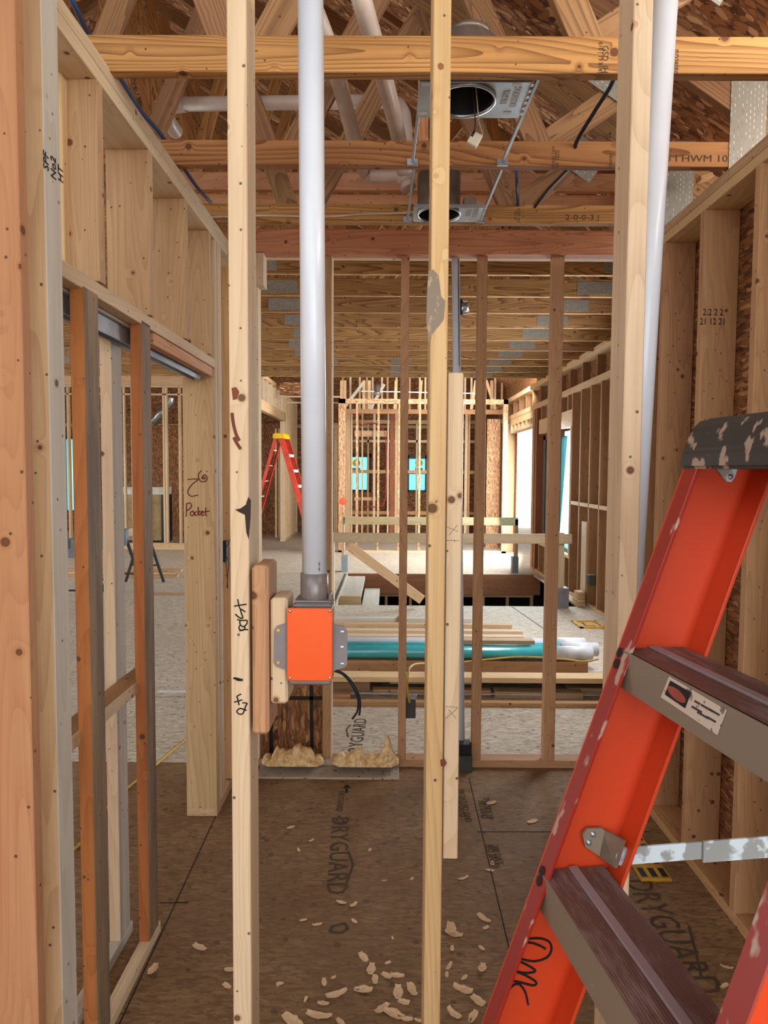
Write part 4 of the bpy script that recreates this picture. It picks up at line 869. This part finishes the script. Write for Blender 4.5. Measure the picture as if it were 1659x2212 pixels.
# sticker on the upper tread's front
ap = [o for o in bpy.data.objects if o.name.startswith('tread_apron')][0]
apn = fdn; ap0 = wm(ap).translation + fdn*.0025
def onap(x, y): return atP(x, y, ap0, apn)
def quad(name, pts, conv, mat, par, th, nrm):
    bm = bmesh.new(); c = conv(*pts[0]); vs = [bm.verts.new(conv(*p) - c + nrm*th) for p in pts]; f = bm.faces.new(vs)
    r = bmesh.ops.extrude_face_region(bm, geom=[f]); bmesh.ops.translate(bm, verts=[v for v in r['geom'] if isinstance(v, bmesh.types.BMVert)], vec=-nrm*th)
    bmesh.ops.recalc_face_normals(bm, faces=bm.faces); return mesh_bm(name, bm, mat, par, Matrix.Translation(c))
stk = quad('paper_label', [(1446, 1461), (1570, 1534), (1550, 1588), (1428, 1506)], onap, 'sticker', ap, .0004, apn)
quad('label_emblem', [(1449, 1470), (1494, 1496), (1481, 1530), (1437, 1500)], onap, 'black', ap, .0008, apn)
quad('label_emblem_oval', [(1463 + 19*math.cos(a) + 4*math.sin(a), 1500 + 12*math.cos(a)*.9 + 15*math.sin(a)) for a in [2*math.pi*k/20 for k in range(20)]], onap, 'logored', ap, .0011, apn)
for k, (x, y, l) in enumerate(((1502, 1512, 12), (1496, 1524, 22), (1516, 1520, 26), (1508, 1536, 24), (1534, 1530, 22), (1528, 1546, 20))):
    quad('label_text', [(x, y), (x + l, y + l*.58), (x + l - 1.5, y + l*.58 + 4), (x - 1.5, y + 4)], onap, 'boxg', ap, .0008, apn)
# spreader
sp = quad('spreader_bracket', [(1256, 1800), (1266, 1787), (1298, 1786), (1306, 1794), (1292, 1846), (1262, 1826)], lambda x, y: onweb(x, y, .006), 'apron', lt, .004, n_)
bm = bmesh.new(); P4 = [onweb(1303, 1792, .008), onweb(1291, 1848, .008), onweb(1328, 1876, .03), onweb(1346, 1816, .03)]; c = P4[0]
vs = [bm.verts.new(p - c) for p in P4] ; f = bm.faces.new(vs); r_x = bmesh.ops.extrude_face_region(bm, geom=[f]); bmesh.ops.translate(bm, verts=[v for v in r_x['geom'] if isinstance(v, bmesh.types.BMVert)], vec=fdn*-.004)
bmesh.ops.recalc_face_normals(bm, faces=bm.faces); mesh_bm('bracket_arm', bm, 'steeld', sp, Matrix.Translation(c))
for x, y in ((1281, 1802), (1272, 1820)): lathe('rivet', [(.0001, .003), (.003, .0025), (.0045, 0)], 14, 'steel', sp, Matrix.Translation(onweb(x, y, .010)) @ Rw)
back = -fdn
sa = atP(1345, 1849, oo + wd*.024, n_); sb_ = sa + back*.26
BM('spreader_bar', sa, sa + back*.125, .003, .024, 'spread', lt, bev=.001); BM('spreader_bar', sa + back*.115 + wd*.004, sa + back*.40 + wd*.004, .003, .03, 'spread', lt, bev=.001)
lathe('spreader_pivot', [(.0001, .004), (.012, .003), (.0125, -.001)], 20, 'spread', lt, Matrix.Translation(sa + wd*.0015) @ Rw)
# far ladder
mf = dict(rail='ladfar', flange='ladfar', tread='white', apron='white', rib='white', cap='yel')
o2 = at(613, 947, 13.3); 
stepladder('orange stepladder with yellow cap standing far back left of the long white pipe', o2, (1, -.12, 0), 0, .30, .45, 7, mf, rail_w=.10, fl=.04, step0=.30, capz=.1, capd=.22)
# ================================================================ CEILING OBJECTS OF THE HALL
def downlight(label, cx, yc, zp, x0, x1, y0, y1, full):
    t = thing('recessed_light', label, 'ceiling light', (cx, yc, zp)); bm = bmesh.new(); r = .088; N = 48; Rr = []; O = []
    for k in range(N):
        a = 2*math.pi*k/N; c, s = math.cos(a), math.sin(a); Rr.append((cx + r*c, yc + r*s))
        tx = (x1 - cx)/c if c > 1e-6 else ((x0 - cx)/c if c < -1e-6 else 1e9); ty = (y1 - yc)/s if s > 1e-6 else ((y0 - yc)/s if s < -1e-6 else 1e9); q = min(tx, ty); O.append((cx + q*c, yc + q*s))
    va = [[bm.verts.new((x - cx, y - yc, z)) for x, y in P] for P, z in ((Rr, 0), (O, 0), (O, .002), (Rr, .002))]
    for A, C in zip(va, va[1:] + va[:1]):
        for k in range(N): bm.faces.new((A[k], A[(k+1) % N], C[(k+1) % N], C[k]))
    bmesh.ops.recalc_face_normals(bm, faces=bm.faces)
    pl = mesh_bm('mounting_plate', bm, 'steel', t, Matrix.Translation((cx, yc, zp)))
    lathe('can', [(.092, -.006), (.092, .16), (.0001, .16)], 40, 'steeld', t, Matrix.Translation((cx, yc, zp))); lathe('can_lining', [(.088, -.004), (.086, .15), (.0001, .15)], 40, 'black', t, Matrix.Translation((cx, yc, zp)))
    lathe('trim_ring', [(.087, 0), (.087, -.008), (.094, -.008), (.094, 0)], 40, 'steel', t, Matrix.Translation((cx, yc, zp)))
    B('plate_lip', x0, x1, y0 - .002, y0, zp - .012, zp + .002, 'steel', pl, 0)
    for xx in (x0 + .02, x1 - .02):
        for yy in (y0 + .03, y1 - .03):
            if abs(xx - cx) > .1: B('plate_slot', xx - .012 - .02*(xx > cx), xx + .012 - .02*(xx > cx), yy - .008, yy + .008, zp - .001, zp - .0005, 'trimw', pl, 0)
    for k in range(6): B('plate_tab', x1, x1 + .008, y0 + .02 + k*.032, y0 + .035 + k*.032, zp - .004, zp, 'steel', pl, 0)
    text('embossed_text', 'MOMA\nLIGHTING', .03, (x1 - .045, (y0 + y1)/2 - .01, zp - .001), (0, -1, 0), (-1, 0, 0), 'trimw', pl, .8)
    B('junction_box', x1 - .075, x1 - .02, y1 - .045, y1, zp + .004, zp + .09, 'steeld', t)
    return t
zb1 = at(1000, 261, 2.24).z
z1_ = at(836, 156, 1.98).z
L1 = downlight('near recessed light with galvanised plate and round black opening, above the middle stud', .225, 2.145, z1_ + .012, .085, .405, 2.03, 2.25, True)
L2 = downlight('far recessed light whose metal can and box show, above the middle stud', .215, 3.05, at(950, 462, 3.05).z, .105, .402, 2.95, 3.15, True)
for (t, ya, yb, z, lab) in ((L1, 2.02, 2.60, z1_ + .02, 0), (L2, 2.64, 3.20, at(950, 462, 3.05).z + .01, 1)):
    for xx in (.085, .412):
        a = Vector((xx + (.012 if xx < .2 else .02), ya, z + .02 + .02*lab)); b = Vector((xx, yb - .01, at(900, (355, 478)[lab], yb).z + .005))
        BM('hanger_bar', a, b, .010, .012, 'steel', t, bev=.001); B('hanger_foot', b.x - .02, b.x + .02, yb - .012, yb - .002, b.z - .012, b.z + .012, 'steel', t, .001)
zz = z1_ + .012
tube('wire', [Vector((.25, 2.13, zz + .1)), at(1032, 235, 2.18), at(1034, 262, 2.2), at(1042, 292, 2.25), at(1030, 305, 2.25)], .002, 'wire', L1, 6); tube('wire', [Vector((.24, 2.13, zz + .1)), at(1026, 250, 2.18), at(1026, 275, 2.2), at(1022, 285, 2.25)], .002, 'black', L1, 6)
cb = at(1025, 302, 2.25); Rc = Matrix.Rotation(.5, 3, 'Y')
cn = obox('wire_connector', cb, (Rc @ E3[0], E3[1], Rc @ E3[2]), (.036, .02, .042), 'wire', L1, .003); obox('connector_label', cb + Rc @ Vector((-.012, -.0105, .01)), (Rc @ E3[0], E3[1], Rc @ E3[2]), (.008, .001, .02), 'black', cn, 0)
lathe('duct_collar', [(.05, 0), (.066, .005), (.066, .02), (.05, .024), (.0001, .024)], 30, 'steeld', L1, Matrix.Translation(at(1013, 86, 2.2)))
d = thing('light_bracket', 'small black and silver light bracket between the big room ceiling trusses', 'light fixture', at(1003, 664, 5.7))
B('bracket_plate', at(994, 664, 5.7).x, at(1000, 664, 5.7).x, 5.69, 5.72, at(1000, 681, 5.7).z, at(1000, 647, 5.7).z, 'black', d, 0); lathe('lamp_socket', [(.0001, .03), (.03, .03), (.03, -.03), (.0001, -.03)], 16, 'steel', d, Matrix.Translation(at(1005, 664, 5.68)))
for k in (650, 678): B('bracket_tab', at(998, k, 5.7).x, at(1009, k, 5.7).x, 5.68, 5.70, at(1000, k + 2, 5.7).z, at(1000, k - 2, 5.7).z, 'steel', d, 0)
# plastic vent pipes in the attic
r_ = .030
tag(tube('vent_pipe', [at(762, -60, 2.10), at(790, 30, 2.15), at(838, 200, 2.5), at(868, 330, 2.98), at(872, 372, 3.08)], r_, 'pvcd', None, 24), 'grey white plastic vent pipe slanting down from the top, right one of two', 'pipe')
tag(tube('vent_pipe', [at(655, -40, 2.25), at(716, 120, 2.4), at(765, 300, 2.9), at(786, 368, 3.12), at(800, 378, 3.14), at(830, 381, 3.14)], r_*.97, 'pvcd', None, 24), 'grey white plastic vent pipe slanting down just right of the long white pipe', 'pipe')
el = thing('pipe_elbow', 'glossy clear grey plastic elbow fitting hanging below the middle hall truss', 'pipe fitting', at(860, 390, 3.1))
tube('elbow', [at(800, 381, 3.12), at(835, 381, 3.11), at(860, 378, 3.1), at(874, 388, 3.09), at(880, 402, 3.08)], .029, 'pvcd', el, 24); tube('elbow_socket', [at(877, 394, 3.085), at(883, 408, 3.08)], .033, 'pvcd', el, 24, curve=False)
hp_ = thing('vent_pipe', 'level plastic vent pipe crossing the attic between the two slanting pipes and the blue cable', 'pipe', at(600, 220, 3.4))
tube('barrel', [at(392, 225, 3.35), at(840, 219, 3.35)], .031, 'pvcd', hp_, 24, curve=False)
tube('elbow', [at(832, 219, 3.35), at(852, 222, 3.35), at(868, 238, 3.34), at(874, 262, 3.33), at(877, 330, 3.3), at(880, 380, 3.28)], .033, 'pvcd', hp_, 24)
tube('elbow', [at(398, 225, 3.35), at(375, 228, 3.36), at(362, 240, 3.4), at(365, 262, 3.5), at(380, 285, 3.6)], .035, 'pvcd', hp_, 24)
# cables
tag(tube('blue_cable', [at(140, -30, 1.95), at(165, 20, 2.0), at(190, 70, 2.15), at(258, 165, 2.4), at(300, 235, 2.6), at(345, 288, 2.75), at(398, 365, 3.0), at(430, 410, 3.2), at(456, 438, 3.5)], .008, 'blue'), 'blue cable running through the attic along the left wall top', 'cable')
tag(tube('dark_cable', [at(1340, 120, 2.3), at(1322, 180, 2.35), at(1285, 240, 2.45), at(1245, 308, 2.58), at(1240, 350, 2.68), at(1215, 378, 2.8), at(1180, 415, 3.0), at(1155, 447, 3.15)], .007, 'navy'), 'dark cable curving down from the top chord to the far hall truss at the right', 'cable')
tag(tube('blue_cable', [at(1116, 360, 2.9), at(1117, 400, 2.95), at(1119, 446, 3.22)], .007, 'blue'), 'short blue cable hanging straight beside the far recessed light', 'cable')
tag(tube('white_wire', [at(440, 470, 3.17), at(560, 466, 3.17), at(700, 468, 3.17), at(780, 463, 3.17), at(850, 461, 3.17), at(892, 458, 3.1)], .004, 'wire'), 'thin grey wire stapled along the far hall truss to the far recessed light', 'cable')
tag(BV('attic_board', 903, 925, 300, 2.72, .05, HC + .1, at(910, 165, 2.72).z, 'fir'), 'short reddish upright board left of the middle stud in the attic', 'board')
# ================================================================ LEFT ROOM SEEN THROUGH THE POCKET FRAME
lr = thing('stud_partition', 'pale stud wall at the back of the left room, seen between the pocket frame posts', 'wall frame', (-5, 14.2, 0))
Yl = 14.2
B('beam', -9, -3.6, Yl - .1, Yl + .1, at(300, 833, Yl).z, at(300, 803, Yl).z, 'spf', lr, 0)
for z in (833, 850): B('top_plate', -9, -3.6, Yl, Yl + .1, at(300, z + 3, Yl).z, at(300, z, Yl).z, 'spfw', lr, 0)
for a, b in ((146, 150), (226, 230), (267, 270), (284, 287), (318, 321), (352, 356), (357, 361), (386, 390)): BV('stud', a, b, 1000, Yl, .1, 0, at(300, 835, Yl).z, 'spfw' if a % 2 else 'spf', lr, 0)
B('bottom_plate', -9, -3.6, Yl - .02, Yl + .1, 0, .1, 'spf', lr, 0)
B('floor_plate', -9, -3.6, Yl - .3, Yl - .26, 0, .11, 'spf', lr, 0)
o = BV('wall_panel', 262, 400, 980, 16.6, .02, 0, at(300, 917, 16.6).z, 'wallo', None, 0); tag(o, 'dark OSB sheet behind the white topped cabinet in the left room', 'panel')
cbn = thing('cabinet', 'boxed cabinet or appliance with a white top strip in the left room', 'cabinet', (-5.2, 14.6, 0))
BV('carton', 262, 352, 1110, 14.5, .5, .1, at(300, 1068, 14.5).z, 'card', cbn, 0); BV('dark_edge', 348, 356, 1110, 14.49, .5, .08, at(300, 1068, 14.5).z, 'wframe', cbn, 0); BV('top_panel', 258, 354, 1060, 14.47, .5, at(300, 1068, 14.5).z, at(300, 1052, 14.5).z, 'white', cbn, 0)
BV('base', 262, 352, 1160, 14.48, .5, .04, .12, 'black', cbn, 0)
d = thing('air_duct', 'bent shiny metal duct near the ceiling of the left room', 'duct', at(350, 880, 14.8)); tube('duct_run', [at(330, 915, 14.9), at(345, 893, 14.9), at(358, 878, 14.9)], .085, 'duct', d, 14, curve=False); tube('duct_elbow', [at(356, 880, 14.9), at(366, 870, 14.9), at(370, 858, 14.9)], .09, 'duct', d, 14)
def sawhorse(label, px, py, Y, k):
    t = thing('sawhorse', label, 'sawhorse', (at(px, py, Y).x, Y, 0), 'sawhorses'); x = at(px, py, Y).x
    B('beam', x - .03, x + .03, Y, Y + .9, .72, .82, 'treated', t)
    for yy in (Y + .05, Y + .85):
        B('leg_bracket', x - .07, x + .07, yy - .05, yy + .05, .62, .83, 'sgrey', t, .01)
        for s in (-1, 1): BM('leg', (x + .05*s, yy, .7), (x + .27*s, yy, .01), .03, .035, 'wframe', t)
        BM('leg_brace', (x - .2, yy, .25), (x + .2, yy, .25), .02, .02, 'wframe', t)
sawhorse('folding sawhorse with grey bracket at the left edge of the pocket frame', 148, 1200, 7.6, 0); sawhorse('farther folding sawhorse seen between the grey and orange posts', 262, 1200, 8.9, 1)
for k, (a, b, y, z, m) in enumerate(((120, 386, 1236, .0, 'tan'), (120, 372, 1232, .042, 'spf'), (120, 380, 1236, .084, 'tan'))):
    p0, p1 = atZ(a, 1246), atZ(b, 1246); o = B('board', p0.x, p1.x + .05*k, p0.y, p0.y + .09, z, z + .038, m, None, .002); tag(o, ['bottom', 'middle', 'top'][k] + ' board of the small lumber stack on the left room floor', 'board', 'left room lumber')
p0, p1 = atZ(330, 1285), atZ(420, 1285); tag(B('board', p0.x, p1.x, p0.y, p0.y + .06, 0, .02, 'tan'), 'single thin board on the left room floor in front of the small stack', 'board')
tag(tube('extension_cord', [atZ(60, 1900, .008), atZ(175, 1822, .008), atZ(240, 1735, .008), atZ(345, 1645, .008), atZ(372, 1622, .008), atZ(398, 1600, .008), atZ(440, 1560, .008)], .007, 'yellow'), 'yellow extension cord crossing the dark floor behind the pocket frame', 'cord')
# yellow slotted tray on the hall floor
a = atZ(1405, 1858); tr_ = thing('vent_tray', 'yellow plastic slotted tray on the hall floor behind the ladder spreader', 'tray', a)
x0, x1 = atZ(1385, 1905).x, atZ(1452, 1905).x; y0, y1 = atZ(1420, 1905).y, atZ(1420, 1802).y
B('tray_plate', x0, x1, y0, y1, 0, .012, 'tray', tr_)
for i in range(3):
    for j in range(4):
        u = x0 + (x1 - x0)*(i + .5)/3; v = y0 + (y1 - y0)*(j + .5)/4; B('slot', u - .012, u + .012, v - .03, v + .03, .012, .0128, 'black', tr_, 0)
# ================================================================ WOOD SHAVINGS
rs = random.Random(11)
def shaving_mesh(seed):
    rnd = random.Random(seed); bm = bmesh.new(); nu, nv = 7, 4; V = []
    curl = rnd.uniform(.5, 2.0); L = rnd.uniform(.8, 1.2); wdt = rnd.uniform(.35, .65)
    for i in range(nu):
        t = i/(nu - 1); row = []
        for j in range(nv):
            s = (j/(nv - 1) - .5)*wdt*(1 - abs(t - .45)*rnd.uniform(.5, 1.3) + rnd.uniform(-.12, .1)); a = (t - .5)*curl
            row.append(bm.verts.new((math.sin(a)/curl*L, s, (1 - math.cos(a))/curl*L*.9 + abs(s)*.5 + rnd.uniform(0, .03))))
        V.append(row)
    for i in range(nu - 1):
        for j in range(nv - 1): bm.faces.new((V[i][j], V[i+1][j], V[i+1][j+1], V[i][j+1]))
    r = bmesh.ops.extrude_face_region(bm, geom=bm.faces[:]); bmesh.ops.translate(bm, verts=[v for v in r['geom'] if isinstance(v, bmesh.types.BMVert)], vec=(0, 0, .03)); bmesh.ops.recalc_face_normals(bm, faces=bm.faces)
    mz = min(v.co.z for v in bm.verts)
    for v in bm.verts: v.co.z -= mz
    me = bpy.data.meshes.new('shaving'); bm.to_mesh(me); bm.free(); me.materials.append(M['shav']); return me
SM = [shaving_mesh(k) for k in range(8)]
spots = [(432, 2048, 30), (628, 1788, 14), (672, 1816, 12), (645, 1836, 12), (799, 1836, 12), (737, 1950, 18), (764, 1955, 18), (655, 1988, 16), (685, 1998, 18), (765, 1990, 14), (830, 1902, 10), (848, 2026, 10), (785, 2068, 30), (802, 2095, 28), (810, 2118, 26), (835, 2108, 26), (858, 2108, 26), (785, 2138, 30), (727, 2148, 40), (700, 2122, 22), (698, 2168, 26), (860, 2145, 32), (890, 2140, 36), (872, 2165, 26), (825, 2180, 34), (850, 2190, 36), (690, 2195, 48), (632, 2205, 48), (735, 2208, 26), (605, 2125, 14), (600, 2128, 12), (1062, 1735, 22), (1064, 1866, 14), (1058, 1880, 14), (1000, 1898, 22), (890, 1898, 10), (975, 2005, 40), (980, 2018, 32), (1045, 1985, 28), (1050, 2004, 16), (977, 2050, 18), (1040, 2048, 14), (970, 2088, 22), (965, 2105, 14), (1003, 2112, 18), (1042, 2092, 26), (1000, 2138, 36), (1032, 2162, 34), (980, 2190, 32), (1022, 2196, 26), (940, 2142, 20), (905, 2205, 20), (880, 2202, 24), (330, 2095, 28), (500, 2095, 26), (490, 2130, 22), (1255, 1960, 10), (1565, 1890, 20), (1570, 2090, 22), (1565, 2130, 20), (1150, 1775, 26), (720, 2112, 12), (660, 2160, 14), (838, 2080, 14), (1415, 2080, 12)]
places = ['left of the handwritten stud', 'on the dark floor between the two tall studs', 'on the dark floor right of the honey-coloured stud']
for k, (x, y, px) in enumerate(spots):
    p = atZ(x, y); s = px*p.y/F*1.25
    o = bpy.data.objects.new('wood_shaving', SM[k % 8]); COL.objects.link(o); o.location = p; o.rotation_euler = (rs.uniform(-.1, .1), rs.uniform(-.1, .1), rs.uniform(0, 6.28)); o.scale = (s, s, s*.5)
    g = 0 if x < 500 else (1 if x < 930 else 2)
    tag(o, 'curled pale wood shaving ' + places[g], 'wood shaving', 'wood shavings ' + places[g])
